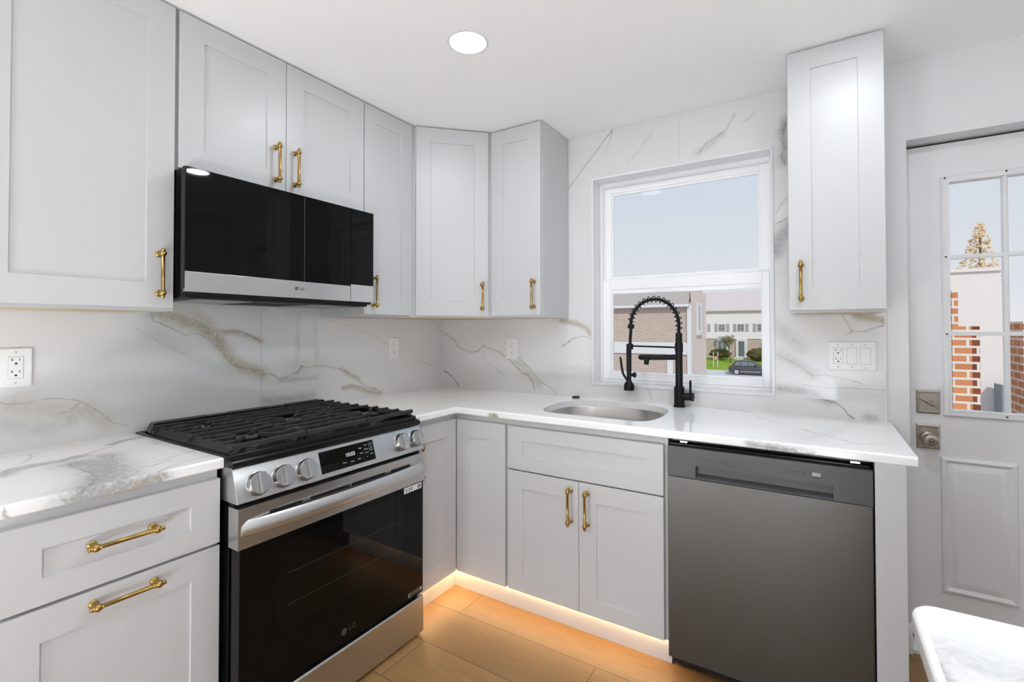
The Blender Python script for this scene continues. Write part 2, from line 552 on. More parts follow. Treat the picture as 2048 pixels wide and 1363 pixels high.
for sx, sz in ((2.577, 1.905), (2.757, 1.903), (2.577, 1.586), (2.577, 1.274), (2.748, 0.956)):
    MB().lathe([(0, 0.0035), (0.001, 0.0035)], (sx, dy0 - 0.0128, sz), (0, -1, 0), 10).build('screw_hole', 'slot', door)
bx('door_sweep', (dx0, 0.102, 0.0215), (dx1, 0.142, 0.0455), 'dark_gap', door)
# deadbolt and knob on square rosettes
def rosette(name, cx, cz, h, parent):
    m = MB()
    m.loft([[(cx - s, dy0 - y, cz - s * h), (cx + s, dy0 - y, cz - s * h), (cx + s, dy0 - y, cz + s * h), (cx - s, dy0 - y, cz + s * h)]
            for s, y in ((0.0375, 0.0), (0.0375, 0.007), (0.033, 0.011), (0.0295, 0.011), (0.0285, 0.0085))])
    return m.build(name, 'nickel', parent, 0.0008, smooth=20)
db = rosette('deadbolt', 2.5165, 0.9965, 1.28, door)
m = MB()
m.lathe([(0.0, 0.011), (0.006, 0.010), (0.010, 0.006)], (2.5165, dy0 - 0.0085, 0.9965), (0, -1, 0), 18)
m.build('deadbolt_hub', 'nickel', db)
m = MB()
ca, sa = math.cos(math.radians(-32)), math.sin(math.radians(-32))
m.tube([(2.5165 + t * ca, dy0 - 0.021, 0.9965 + t * sa) for t in (-0.026, -0.018, -0.006, 0.008, 0.020, 0.024)], [0.005, 0.0068, 0.0055, 0.0052, 0.0066, 0.0050], 10)
m.tube([(2.5225, dy0 - 0.024, 0.9985), (2.526, dy0 - 0.025, 1.004)], [0.0042, 0.0042], 8)
m.build('thumb_turn', 'nickel', db)
kb = rosette('door_knob', 2.5150, 0.855, 1.34, door)
MB().lathe([(0, 0.027), (0.004, 0.025), (0.010, 0.013), (0.022, 0.012), (0.030, 0.021), (0.040, 0.0275), (0.052, 0.0275), (0.060, 0.022), (0.063, 0.013), (0.0625, 0.0095)],
           (2.5165, dy0 - 0.0085, 0.848), (0, -1, 0), 28).build('knob', 'nickel', kb)
MB().lathe([(0, 0.0095), (0.003, 0.0085), (0.004, 0.005)], (2.5165, dy0 - 0.0708, 0.848), (0, -1, 0), 16).build('lock_button', 'nickel_dark', kb)
bx('button_slot', (2.5130, dy0 - 0.0760, 0.8468), (2.5200, dy0 - 0.0745, 0.8492), 'chrome', kb)
# dark seal in the gap round the slab
m = MB()
m.box((DX0 + 0.0005, 0.118, 0.021), (dx0, 0.158, DZ1 - 0.0005)).box((dx1, 0.118, 0.021), (DX1 - 0.0005, 0.158, DZ1 - 0.0005)).box((dx0, 0.118, dz1), (dx1, 0.158, DZ1 - 0.0005))
m.build('weather_seal', 'dark_gap', door, smooth=0)

# ------------------------------------------------------------------ marble surfaces with their own veins
# (kind, half width, strength, points in the plane of the surface)
VL = [
    ('smt',0.024,0.9,[(-1.661, 1.367), (-1.57, 1.337), (-1.5, 1.31), (-1.452, 1.275), (-1.416, 1.221), (-1.382, 1.171), (-1.336, 1.135), (-1.248, 1.098)]),
    ('smt',0.012,0.8,[(-1.442, 1.286), (-1.359, 1.285), (-1.315, 1.271), (-1.249, 1.245)]),
    ('smt',0.02,0.5,[(-1.627, 1.38), (-1.529, 1.368), (-1.462, 1.318)]),
    ('gr',0.0022,0.8,[(-1.673, 1.362), (-1.667, 1.328), (-1.631, 1.314), (-1.588, 1.294), (-1.556, 1.274)]),
    ('gr',0.0022,0.7,[(-1.556, 1.274), (-1.51, 1.28), (-1.471, 1.255), (-1.431, 1.222), (-1.395, 1.166), (-1.357, 1.134), (-1.303, 1.122), (-1.248, 1.109)]),
    ('gr',0.0025,0.8,[(-1.396, 1.291), (-1.337, 1.285), (-1.292, 1.265), (-1.249, 1.242)]),
    ('gd',0.0035,0.9,[(-1.239, 1.094), (-1.185, 1.084), (-1.16, 1.067), (-1.122, 1.07), (-1.069, 1.087), (-1.049, 1.116), (-1.008, 1.107), (-0.958, 1.114), (-0.884, 1.102), (-0.813, 1.084), (-0.764, 1.057), (-0.722, 1.039), (-0.679, 0.994), (-0.607, 0.965), (-0.537, 0.932)]),
    ('smt',0.01,0.9,[(-0.805, 0.986), (-0.739, 0.986), (-0.67, 0.958), (-0.598, 0.939), (-0.551, 0.927)]),
    ('smt',0.012,0.6,[(-0.813, 1.084), (-0.756, 1.049), (-0.705, 1.024)]),
    ('gr',0.0022,0.8,[(-0.813, 0.983), (-0.756, 1.001), (-0.67, 0.973), (-0.589, 0.956), (-0.537, 0.932)]),
    ('smg',0.018,0.6,[(-1.235, 0.97), (-1.153, 0.963), (-1.062, 0.973), (-0.986, 0.967)]),
    ('smg',0.008,0.5,[(-1.16, 1.058), (-0.958, 1.053)]),
    ('gr',0.0018,0.5,[(-0.79, 1.323), (-0.581, 1.252), (-0.485, 1.198)]),
    ('gr',0.0018,0.4,[(-1.72, 1.30), (-1.664, 1.263), (-1.617, 1.228), (-1.546, 1.19)]),
    ('smg',0.03,0.25,[(-1.668, 1.273), (-1.582, 1.212), (-1.49, 1.166), (-1.389, 1.117)]),
    ('gr',0.0016,0.6,[(-2.067, 1.074), (-2.052, 1.063), (-2.016, 1.063), (-1.969, 1.071), (-1.938, 1.069), (-1.876, 1.053), (-1.841, 1.024), (-1.808, 0.989), (-1.788, 0.963), (-1.747, 0.947)]),
    ('smt',0.028,0.35,[(-2.037, 1.059), (-1.98, 1.044), (-1.914, 1.023), (-1.853, 1.022), (-1.808, 0.97)]),
    ('gd',0.0022,0.7,[(-1.926, 1.017), (-1.906, 1.02), (-1.891, 1.035), (-1.879, 1.046)]),
    ('smg',0.02,0.35,[(-2.056, 1.0), (-2.015, 0.989), (-1.954, 0.971), (-1.896, 0.989)]),
    ('gr',0.0022,0.7,[(-0.079, 1.356), (-0.049, 1.306), (-0.024, 1.286), (-0.002, 1.276)]),
    ('gr',0.002,0.5,[(-0.269, 1.107), (-0.14, 1.066), (-0.063, 1.052)]),
]
VB = [
    ('gd',0.0045,1,[(-0.006, 1.279), (0.052, 1.247), (0.105, 1.218), (0.127, 1.184), (0.149, 1.17), (0.201, 1.156), (0.237, 1.146), (0.3, 1.159), (0.335, 1.193), (0.359, 1.171), (0.397, 1.175), (0.437, 1.162), (0.483, 1.136), (0.535, 1.11), (0.573, 1.074), (0.617, 1.038), (0.661, 1.019), (0.691, 0.984), (0.709, 0.938)]),
    ('gr',0.002,0.9,[(0.592, 1.128), (0.642, 1.087), (0.691, 1.047), (0.727, 1.007), (0.775, 0.973), (0.81, 0.96), (0.856, 0.925)]),
    ('smt',0.02,0.35,[(0.586, 1.096), (0.642, 1.055), (0.691, 1.01), (0.739, 0.971)]),
    ('gr',0.0055,1.1,[(0.002, 1.019), (0.052, 0.995), (0.098, 0.968), (0.131, 0.929)]),
    ('smt',0.012,0.9,[(0.886, 1.349), (0.925, 1.339), (0.969, 1.328), (1.002, 1.321)]),
    ('gd',0.003,0.9,[(0.896, 1.2), (0.947, 1.228), (0.99, 1.251)]),
    ('gr',0.0016,0.6,[(0.328, 1.137), (0.369, 1.088), (0.476, 1.021)]),
    ('smt',0.012,0.8,[(0.907, 1.338), (0.977, 1.331), (1.045, 1.3), (1.065, 1.268)]),
    ('gd',0.003,0.8,[(0.892, 1.203), (0.963, 1.243), (1.018, 1.256), (1.072, 1.244)]),
    ('gr',0.003,0.8,[(0.935, 2.101), (1.008, 2.178), (1.089, 2.264), (1.155, 2.337), (1.207, 2.382)]),
    ('gr',0.0018,0.5,[(1.162, 2.262), (1.188, 2.331), (1.201, 2.371)]),
    ('gr',0.003,0.7,[(1.646, 2.155), (1.678, 2.204), (1.729, 2.226), (1.77, 2.25), (1.81, 2.316)]),
    ('smg',0.014,0.4,[(1.636, 2.168), (1.678, 2.182), (1.75, 2.233)]),
    ('gr',0.002,0.5,[(1.829, 2.269), (1.867, 2.281), (1.896, 2.306)]),
    ('gr',0.002,0.5,[(1.281, 2.178), (1.33, 2.223), (1.379, 2.278), (1.414, 2.318)]),
    ('smg',0.02,1.0,[(2.025, 2.242), (2.01, 2.187), (2.021, 2.139), (2.015, 2.088), (2.012, 2.05)]),
    ('gr',0.003,0.9,[(2.026, 2.248), (2.004, 2.156), (2.015, 2.108), (2.002, 2.078), (2.017, 2.045)]),
    ('smg',0.03,1.1,[(1.977, 1.65), (1.995, 1.7), (2.023, 1.749)]),
    ('gr',0.003,0.7,[(1.978, 1.82), (2.002, 1.862), (2.03, 1.891)]),
    ('gr',0.003,0.9,[(1.978, 1.774), (2.001, 1.784), (2.029, 1.794)]),
    ('smt',0.012,1,[(2.273, 1.35), (2.31, 1.342), (2.347, 1.337), (2.378, 1.323)]),
    ('gd',0.0025,0.9,[(2.229, 1.35), (2.246, 1.315), (2.259, 1.285), (2.245, 1.275)]),
    ('gr',0.0025,0.9,[(2.259, 1.285), (2.302, 1.285), (2.336, 1.301), (2.376, 1.312)]),
    ('smg',0.016,1,[(1.989, 1.025), (2.07, 1.019), (2.128, 1.003), (2.176, 0.983)]),
    ('gr',0.004,1.1,[(2.128, 1.003), (2.176, 0.983), (2.204, 0.976), (2.227, 0.957), (2.242, 0.932), (2.259, 0.922)]),
    ('smg',0.02,0.5,[(1.99, 1.177), (2.054, 1.145), (2.117, 1.094)]),
    ('gr',0.002,0.7,[(1.99, 1.172), (2.054, 1.14), (2.112, 1.089), (2.157, 1.096), (2.213, 1.087), (2.293, 1.066)]),
    ('gr',0.002,0.6,[(2.075, 1.048), (2.165, 1.042), (2.255, 1.043), (2.366, 1.043)]),
    ('smg',0.012,0.8,[(2.306, 0.929), (2.321, 0.926), (2.336, 0.925)]),
    ('gr',0.002,0.8,[(1.366, 1.006), (1.392, 0.979), (1.405, 0.928)]),
    ('smg',0.03,0.4,[(1.971, 1.313), (2.015, 1.273), (2.075, 1.213)]),
]
VCL = [
    ('gr',0.004,0.9,[(-2.122, 0.297), (-2.09, 0.247), (-2.059, 0.243), (-2.025, 0.253), (-1.997, 0.262), (-1.962, 0.247), (-1.925, 0.231), (-1.882, 0.191), (-1.845, 0.179)]),
    ('smg',0.022,0.6,[(-2.126, 0.319), (-2.091, 0.276), (-2.047, 0.263), (-2.0, 0.271), (-1.94, 0.245)]),
    ('smg',0.012,0.9,[(-1.839, 0.142), (-1.792, 0.106), (-1.737, 0.093)]),
    ('smg',0.05,0.75,[(-1.968, 0.345), (-1.947, 0.379), (-1.96, 0.508), (-2.002, 0.61), (-2.027, 0.642), (-2.04, 0.653)]),
    ('smg',0.04,0.6,[(-1.902, 0.305), (-1.947, 0.529), (-1.958, 0.608), (-1.99, 0.638)]),
    ('gr',0.003,0.9,[(-1.996, 0.334), (-1.993, 0.434), (-1.988, 0.493), (-1.996, 0.556), (-2.029, 0.618), (-2.047, 0.64), (-2.05, 0.651), (-2.049, 0.664)]),
    ('gr',0.002,0.7,[(-1.891, 0.324), (-1.912, 0.388), (-1.912, 0.457), (-1.915, 0.58)]),
    ('gd',0.005,1,[(-1.905, 0.545), (-1.89, 0.548), (-1.88, 0.552), (-1.853, 0.541), (-1.827, 0.525)]),
    ('gr',0.0022,0.6,[(-1.881, 0.462), (-1.856, 0.502), (-1.79, 0.487), (-1.729, 0.466)]),
    ('gr',0.0022,0.7,[(-1.889, 0.632), (-1.851, 0.6), (-1.799, 0.582), (-1.737, 0.572)]),
    ('gd',0.004,0.8,[(-2.018, 0.662), (-1.997, 0.665), (-1.98, 0.66), (-1.961, 0.661), (-1.944, 0.66), (-1.927, 0.663)]),
    ('gd',0.004,0.7,[(-1.946, 0.643), (-1.913, 0.645), (-1.897, 0.643), (-1.882, 0.642)]),
    ('gd',0.004,0.7,[(-1.946, 0.653), (-1.931, 0.654)]),
    ('smg',0.02,0.8,[(-2.045, 0.654), (-2.018, 0.654), (-1.981, 0.65), (-1.931, 0.651), (-1.886, 0.651)]),
    ('gr',0.003,0.7,[(-2.059, 0.198), (-2.043, 0.178), (-2.028, 0.141), (-2.017, 0.083)]),
    ('gr',0.0018,0.6,[(-2.079, 0.071), (-2.049, 0.056), (-2.026, 0.093), (-1.973, 0.058), (-1.901, 0.042)]),
    ('gr',0.003,0.9,[(-2.18, 0.642), (-2.179, 0.653), (-2.168, 0.661)]),
]
VCB = [
    ('gr',0.002,0.7,[(1.846, -0.009), (1.929, 0.176), (2.038, 0.306), (2.137, 0.413), (2.227, 0.501), (2.275, 0.521)]),
    ('gr',0.003,0.8,[(1.926, 0.644), (1.957, 0.653), (2.017, 0.65), (2.064, 0.65), (2.086, 0.66), (2.136, 0.647), (2.174, 0.661)]),
    ('smg',0.012,0.6,[(1.932, 0.647), (2.052, 0.652), (2.163, 0.656)]),
    ('gr',0.0016,0.5,[(0.848, 0.623), (0.97, 0.498), (1.03, 0.356)]),
    ('smt',0.008,0.9,[(0.832, 0.652), (0.866, 0.651)]),
    ('gr',0.0018,0.6,[(2.169, 0.443), (2.251, 0.514), (2.367, 0.417)]),
    ('gr',0.0015,0.5,[(2.166, 0.583), (2.251, 0.522), (2.378, 0.483)]),
    ('gr',0.0016,0.6,[(0.147, 0.46), (0.382, 0.386), (0.599, 0.206), (0.734, 0.098)]),
    ('gr',0.002,0.7,[(1.393, 0.658), (1.406, 0.669)]),
    ('smg',0.01,0.5,[(1.587, -0.043), (1.736, 0.008), (1.868, 0.025)]),
]
VISL = [
    ('smg', 0.014, 0.8, [(2.228, -1.70), (2.236, -1.75), (2.246, -1.81)]),
    ('smg', 0.03, 0.25, [(2.26, -1.72), (2.34, -1.74), (2.46, -1.70)]),
    ('gr', 0.003, 0.5, [(2.236, -1.70), (2.232, -1.74), (2.243, -1.80), (2.262, -1.86)]),
]
KINDS = {'gr': 'vein_grey', 'gd': 'vein_gold', 'smg': 'smoke_grey', 'smt': 'smoke_tan'}
def vein_fields(U, V, veins):
    """signed distance to the nearest vein / its half width, strength of that vein, soft smoky strength"""
    n = len(U)
    out = {'vein_grey': np.full(n, 40.0), 'vein_grey_s': np.zeros(n), 'vein_gold': np.full(n, 40.0), 'vein_gold_s': np.zeros(n),
           'smoke_grey': np.zeros(n), 'smoke_tan': np.zeros(n)}
    for kind, wd, st, pts in veins:
        pts = np.array(pts, float)
        best = np.full(n, 1e9)
        for a, b in zip(pts[:-1], pts[1:]):
            d = b - a
            L2 = max(1e-12, d @ d)
            t = np.clip(((U - a[0]) * d[0] + (V - a[1]) * d[1]) / L2, 0, 1)
            ex, ey = U - a[0] - t * d[0], V - a[1] - t * d[1]
            dist = np.hypot(ex, ey)
            sg = np.where(d[0] * ey - d[1] * ex >= 0, dist, -dist)
            best = np.where(dist < np.abs(best), sg, best)
        key = KINDS[kind]
        if kind in ('gr', 'gd'):
            nd = np.clip(best / wd, -40, 40)
            near = np.abs(nd) < np.abs(out[key])
            out[key] = np.where(near, nd, out[key])
            out[key + '_s'] = np.where(near, st * np.exp(-(best / max(0.010, 2.2 * wd)) ** 2), out[key + '_s'])
        else:
            out[key] = np.maximum(out[key], st * np.exp(-(best / wd) ** 2 * 0.7))
    return out
def marble_object(name, verts, faces, uv, veins, material, parent=None, bevel=0.0):
    verts = np.array(verts, float)
    me = bpy.data.meshes.new(name)
    inv = wm(parent).inverted()
    me.from_pydata([tuple(inv @ Vector(v)) for v in verts], [], faces)
    uv = np.array(uv, float)
    for k, a in vein_fields(uv[:, 0], uv[:, 1], veins).items():
        at = me.attributes.new(k, 'FLOAT', 'POINT')
        at.data.foreach_set('value', a.astype(np.float32))
    me.materials.append(MT[material])
    me.polygons.foreach_set('use_smooth', [True] * len(me.polygons))
    me.set_sharp_from_angle(angle=math.radians(40))
    o = bpy.data.objects.new(name, me)
    C.objects.link(o)
    if parent is not None:
        o.parent = parent
    WM[o.name] = wm(parent).copy()
    return o
def cuts(a, b, step, extra=()):
    xs = set(np.round(np.linspace(a, b, max(2, int(round((b - a) / step)) + 1)), 5))
    for e in extra:
        xs = {x for x in xs if abs(x - e) > step * 0.3 or x in (round(a, 5), round(b, 5))}
        xs.add(round(e, 5))
    return sorted(xs)
def slab(name, us, vs, to3, n3, thick, veins, material, hole=None):
    """a thin sheet of cells (us x vs) with a rectangular hole, given thickness behind it"""
    verts, uv, idx, faces = [], [], {}, []
    def vid(i, j, k):
        if (i, j, k) not in idx:
            idx[(i, j, k)] = len(verts)
            p = np.array(to3(us[i], vs[j])) - (np.array(n3) * thick if k else 0)
            verts.append(p)
            uv.append((us[i], vs[j]))
        return idx[(i, j, k)]
    def solid(i, j):
        if not (0 <= i < len(us) - 1 and 0 <= j < len(vs) - 1):
            return False
        if hole:
            cu, cv = (us[i] + us[i + 1]) / 2, (vs[j] + vs[j + 1]) / 2
            if hole[0] < cu < hole[1] and hole[2] < cv < hole[3]:
                return False
        return True
    for i in range(len(us) - 1):
        for j in range(len(vs) - 1):
            if not solid(i, j):
                continue
            faces.append([vid(i, j, 0), vid(i + 1, j, 0), vid(i + 1, j + 1, 0), vid(i, j + 1, 0)])
            for di, dj, e in ((-1, 0, ((0, 0), (0, 1))), (1, 0, ((1, 1), (1, 0))), (0, -1, ((1, 0), (0, 0))), (0, 1, ((0, 1), (1, 1)))):
                if not solid(i + di, j + dj):
                    (a, b), (c, d) = e
                    faces.append([vid(i + a, j + b, 0), vid(i + c, j + d, 0), vid(i + c, j + d, 1), vid(i + a, j + b, 1)])
    o = marble_object(name, verts, faces, uv, veins, material)
    return o
ZT = 0.914
spl = slab('marble_backsplash', cuts(-2.30, 0.0, 0.006), cuts(ZT, 1.43, 0.006), lambda u, v: (0.0, u, v), (1, 0, 0), 0.0095, VL, 'splash')
tag(spl, 'glossy white marble backsplash behind the gas range', 'backsplash', 'marble wall tiles')
bx('tile_joint', (-0.001, -1.2500, ZT), (0.0004, -1.2482, 1.43), 'grout', spl)
spb = slab('marble_backsplash', cuts(0.0005, 2.369, 0.007, (WX0, WX1)), cuts(ZT, ZC - 0.0005, 0.007, (WZ0, WZ1)), lambda u, v: (u, 0.0, v), (0, -1, 0), 0.0095, VB, 'splash', (WX0, WX1, WZ0, WZ1))
tag(spb, 'marble wall tiles around the kitchen window, up to the ceiling', 'backsplash', 'marble wall tiles')
for a, b in (((0.9305, 1.5445), (WX0, 1.546)), ((WX1, 1.5445), (2.05, 1.546)), ((1.551, WZ1), (1.5525, ZC - 0.001))):
    bx('tile_joint', (a[0], -0.0004, a[1]), (b[0], 0.001, b[1]), 'grout', spb)
bx('edge_trim', (2.3685, -0.0015, ZT), (2.3735, 0.0099, 1.372), 'trim', spb)
bx('corner_caulk', (0.0, -0.003, ZT + 0.004), (0.003, 0.0, 1.372), 'caulk', spb)
# ------------------------------------------------------------------ cabinets
def handle_mesh():
    """brass bar pull along Z, door face at y = 0, bar towards -Y"""
    m = MB()
    m.lathe([(-0.0795, 0.0048), (-0.0785, 0.0058), (-0.0735, 0.0058), (-0.0728, 0.0068), (-0.0715, 0.0068), (-0.071, 0.0062), (-0.0685, 0.0090), (-0.064, 0.0102), (-0.0595, 0.0090),
             (-0.0570, 0.0064), (-0.0555, 0.0072), (-0.054, 0.0055), (0.054, 0.0055), (0.0555, 0.0072), (0.0570, 0.0064), (0.0595, 0.0090), (0.064, 0.0102), (0.0685, 0.0090),
             (0.071, 0.0062), (0.0715, 0.0068), (0.0728, 0.0068), (0.0735, 0.0058), (0.0785, 0.0058), (0.0795, 0.0048)], (0, -0.031, 0), (0, 0, 1), 20)
    for z in (-0.064, 0.064):
        m.lathe([(0, 0.0105), (0.003, 0.0105), (0.0045, 0.0085), (0.0075, 0.0060), (0.028, 0.0058)], (0, 0.0, z), (0, -1, 0), 18)
    bmesh.ops.recalc_face_normals(m.bm, faces=m.bm.faces[:])
    me = bpy.data.meshes.new('handle')
    m.bm.to_mesh(me)
    m.bm.free()
    me.materials.append(MT['brass'])
    me.polygons.foreach_set('use_smooth', [True] * len(me.polygons))
    me.set_sharp_from_angle(angle=math.radians(50))
    return me
HANDLE = handle_mesh()
def handle(F, x, y, z, parent, flat=False):
    o = bpy.data.objects.new('handle', HANDLE)
    C.objects.link(o)
    o.parent = parent
    W = F @ Matrix.Translation((x, y, z)) @ (Matrix.Rotation(PI / 2, 4, 'Y') if flat else Matrix.Identity(4))
    o.matrix_basis = wm(parent).inverted() @ W
    o['label'] = 'brass bar pull'
    return o
def shaker(name, F, x0, x1, z0, z1, yb, parent, side=0.077, top=0.077, bot=0.080, th=0.020, rec=0.0055):
    """door or drawer front: back at y = yb, raised frame, flat recessed middle"""
    m = MB(F)
    yf = yb - th
    def L(i, j, k, y):
        return [(x0 + i, y, z0 + j), (x1 - i, y, z0 + j), (x1 - i, y, z1 - k), (x0 + i, y, z1 - k)]
    e = 0.0012
    m.loft([L(0, 0, 0, yb), L(0, 0, 0, yf + e), L(e, e, e, yf), L(side, bot, top, yf), L(side + 0.0012, bot + 0.0012, top + 0.0012, yf + rec)])
    return m.build(name, 'cabinet', parent, smooth=20)
def rotz(x, y, z, a):
    return Matrix.Translation((x, y, z)) @ Matrix.Rotation(a, 4, 'Z')
ZB, ZTOP = 1.368, 2.3745
def wall_cabinet(x, y, a, w, doors, label, z0=ZB, d=0.3024, lip=0.010, hz=None, tan=True):
    """doors: (x0, x1, handle x or None)"""
    t = thing('wall_cabinet', label, 'cabinet', (x, y, z0 - lip), a, 'white shaker wall cabinets')
    F = wm(t).copy()
    h = ZC - 0.0035 - (z0 - lip)
    m = MB(F)
    m.box((0, -0.0025, 0), (0.016, -d + 0.018, h)).box((w - 0.016, -0.0025, 0), (w, -d + 0.018, h))
    m.box((0.016, -0.0025, 0.016), (w - 0.016, -0.012, h)).box((0.016, -0.012, h - 0.016), (w - 0.016, -d + 0.018, h))
    m.box((0, -d + 0.018, 0), (0.04, -d, h)).box((w - 0.04, -d + 0.018, 0), (w, -d, h)).box((0.04, -d + 0.018, 0), (w - 0.04, -d, 0.038)).box((0.04, -d + 0.018, h - 0.038), (w - 0.04, -d, h))
    m.build('cabinet_box', 'cabinet', t, smooth=0)
    b = bx('bottom_panel', (0.0165, -0.012, 0.0008), (w - 0.0165, -d + 0.0178, 0.015), 'raw_wood', t, F=F)
    b['label'] = 'unpainted plywood underside'
    for k, (x0, x1, hx) in enumerate(doors):
        dr = shaker('door', F, x0, x1, lip, ZTOP - z0 + lip, -d, t)
        if hx is not None:
            handle(F, hx, -d - 0.020, (hz if hz is not None else 1.4775) - z0 + lip, dr)
    return t
HL = PI / 2
DW = 0.3024
wall_cabinet(0, -2.205, HL, 0.480, [(0.010, 0.4725, 0.430)], 'large white wall cabinet beside the microwave, one wide door', d=DW)
wall_cabinet(0, -1.7245, HL, 0.7825, [(0.0045, 0.3870, 0.343), (0.3890, 0.7800, 0.425)], 'short white wall cabinet with two doors above the microwave', z0=1.842, lip=0.006, hz=1.953, d=DW)
wall_cabinet(0, -0.9415, HL, 0.3205, [(0.0015, 0.3185, 0.052)], 'narrow white wall cabinet between the microwave and the angled corner cabinet', d=DW)
wall_cabinet(0.6205, 0, 0.0, 0.3120, [(0.0005, 0.3095, 0.273)], 'narrow white wall cabinet between the angled corner cabinet and the window', d=DW)
wall_cabinet(2.040, 0, 0.0, 0.308, [(0.0025, 0.3055, 0.043)], 'white wall cabinet above the light switches, between the window and the entry door', d=DW)
# angled corner cabinet
t = thing('wall_cabinet', 'angled white corner wall cabinet with one door', 'cabinet', (0, 0, ZB - 0.010), PI / 4, 'white shaker wall cabinets')
F = wm(t).copy()
m = MB()
s_ = 0.3024
poly = [(0.0025, -0.0025), (0.0025, -0.620), (s_, -0.620), (0.620, -s_), (0.620, -0.0025)]
poly_i = [(0.02, -0.02), (0.02, -0.604), (s_ - 0.01, -0.604), (0.604, -s_ + 0.01), (0.604, -0.02)]
z0_, z1_ = ZB - 0.010, ZC - 0.0035
A = [[m.v((x, y, z)) for x, y in poly] for z in (z0_, z1_)]
B = [[m.v((x, y, z)) for x, y in poly_i] for z in (z0_, z0_ + 0.012)]
for i in range(5):
    j = (i + 1) % 5
    m.face([A[0][i], A[0][j], A[1][j], A[1][i]])
    m.face([A[0][i], A[0][j], B[0][j], B[0][i]])
    m.face([B[0][i], B[0][j], B[1][j], B[1][i]])
m.face(A[1])
m.build('cabinet_box', 'cabinet', t, smooth=0)
m = MB()
m.prism([(x, y) for x, y in [(0.0205, -0.0205), (0.0205, -0.6035), (s_ - 0.0105, -0.6035), (0.6035, -s_ + 0.0105), (0.6035, -0.0205)]], 2, z0_ + 0.0008, z0_ + 0.0119)
o = m.build('bottom_panel', 'raw_wood', t, smooth=0)
o['label'] = 'unpainted plywood underside'
yd = -(0.62 + s_) / math.sqrt(2)
dr = shaker('door', F, -0.1940, 0.1940, 0.010, ZTOP - ZB + 0.010, yd, t)
handle(F, 0.158, yd - 0.020, 1.4735 - ZB + 0.010, dr)

# base cabinets
def base_box(m, x0, x1, d, z0=0.106, z1=0.8825, y0=-0.003):
    m.box((x0, y0, z0), (x1, -d, z1))
    return m
t = thing('base_cabinet', 'white base cabinet with drawers beside the gas range', 'cabinet', (0, -2.205, 0), HL, 'white shaker base cabinets')
F = wm(t).copy()
base_box(MB(F), 0, 0.4785, 0.600).build('cabinet_box', 'cabinet', t)
bx('toe_kick', (0, -0.02, 0), (0.4785, -0.56, 0.1055), 'cabinet', t, F=F)
dr = shaker('drawer', F, 0.012, 0.4785, 0.6625, 0.8525, -0.600, t, 0.078, 0.061, 0.061)
handle(F, 0.243, -0.620, 0.7675, dr, True)
dr = shaker('drawer', F, 0.012, 0.4785, 0.118, 0.6545, -0.600, t, 0.076, 0.077, 0.076)
handle(F, 0.2475, -0.620, 0.622, dr, True)

t = thing('base_cabinet', 'white inside-corner base cabinet with two narrow doors beside the range', 'cabinet', (0, 0, 0), 0, 'white shaker base cabinets')
m = MB()
m.prism([(0.003, -0.003), (0.003, -0.9285), (0.600, -0.9285), (0.600, -0.600), (0.9135, -0.600), (0.9135, -0.003)], 2, 0.106, 0.8825)
m.build('cabinet_box', 'cabinet', t, smooth=0)
m = MB()
m.prism([(0.02, -0.02), (0.02, -0.9285), (0.563, -0.9285), (0.563, -0.563), (0.9135, -0.563), (0.9135, -0.02)], 2, 0.0, 0.1055)
m.build('toe_kick', 'cabinet', t, smooth=0)
FL = rotz(0, -0.9285, 0, HL)
dr = shaker('door', FL, 0.0015, 0.3065, 0.110, 0.8550, -0.600, t)
handle(FL, 0.040, -0.620, 0.705, dr)
dr = shaker('door', rotz(0, 0, 0, 0), 0.6205, 0.9075, 0.110, 0.8550, -0.600, t)

t = thing('base_cabinet', 'white sink base cabinet with a blank drawer front over two doors', 'cabinet', (0.914, 0, 0), 0, 'white shaker base cabinets')
F = Matrix.Identity(4)
m = MB()
for a, b in (((0.9145, -0.003, 0.106), (0.93, -0.582, 0.8825)), ((1.63, -0.003, 0.106), (1.6455, -0.582, 0.8825)), ((0.93, -0.003, 0.106), (1.63, -0.582, 0.122)), ((0.93, -0.003, 0.122), (1.63, -0.012, 0.8825)),
             ((0.9145, -0.582, 0.106), (0.955, -0.600, 0.8825)), ((1.605, -0.582, 0.106), (1.6455, -0.600, 0.8825)), ((0.955, -0.582, 0.64), (1.605, -0.600, 0.68)), ((0.955, -0.582, 0.845), (1.605, -0.600, 0.8825)),
             ((0.955, -0.582, 0.106), (1.605, -0.600, 0.14))):
    m.box(a, b)
m.build('cabinet_box', 'cabinet', t, smooth=0)
bx('toe_kick', (0.9145, -0.02, 0), (1.6455, -0.563, 0.1055), 'cabinet', t)
shaker('drawer_front', F, 0.9225, 1.6320, 0.6590, 0.8535, -0.600, t, 0.078, 0.061, 0.061)
dr = shaker('door', F, 0.9225, 1.2765, 0.1120, 0.6525, -0.600, t, 0.079, 0.075, 0.065)
handle(F, 1.241, -0.620, 0.549, dr)
dr = shaker('door', F, 1.2785, 1.6320, 0.1120, 0.6525, -0.600, t, 0.079, 0.075, 0.065)
handle(F, 1.3185, -0.620, 0.549, dr)

o = bx('end_panel', (2.280, -0.634, 0.0), (2.3565, -0.0045, 0.8835), 'cabinet', None, 0.001)
tag(o, 'thick white end panel closing the counter run beside the dishwasher', 'cabinet panel')

# warm light strip under the base cabinets, hidden behind the door bottoms
m = MB()
m.box((0.570, -0.575, 0.1005), (0.577, -0.925, 0.1055)).box((0.577, -0.570, 0.1005), (1.645, -0.577, 0.1055))
o = m.build('led_strip', 'led', None, smooth=0)
tag(o, 'warm glowing light strip under the base cabinets above the toe kick', 'light')

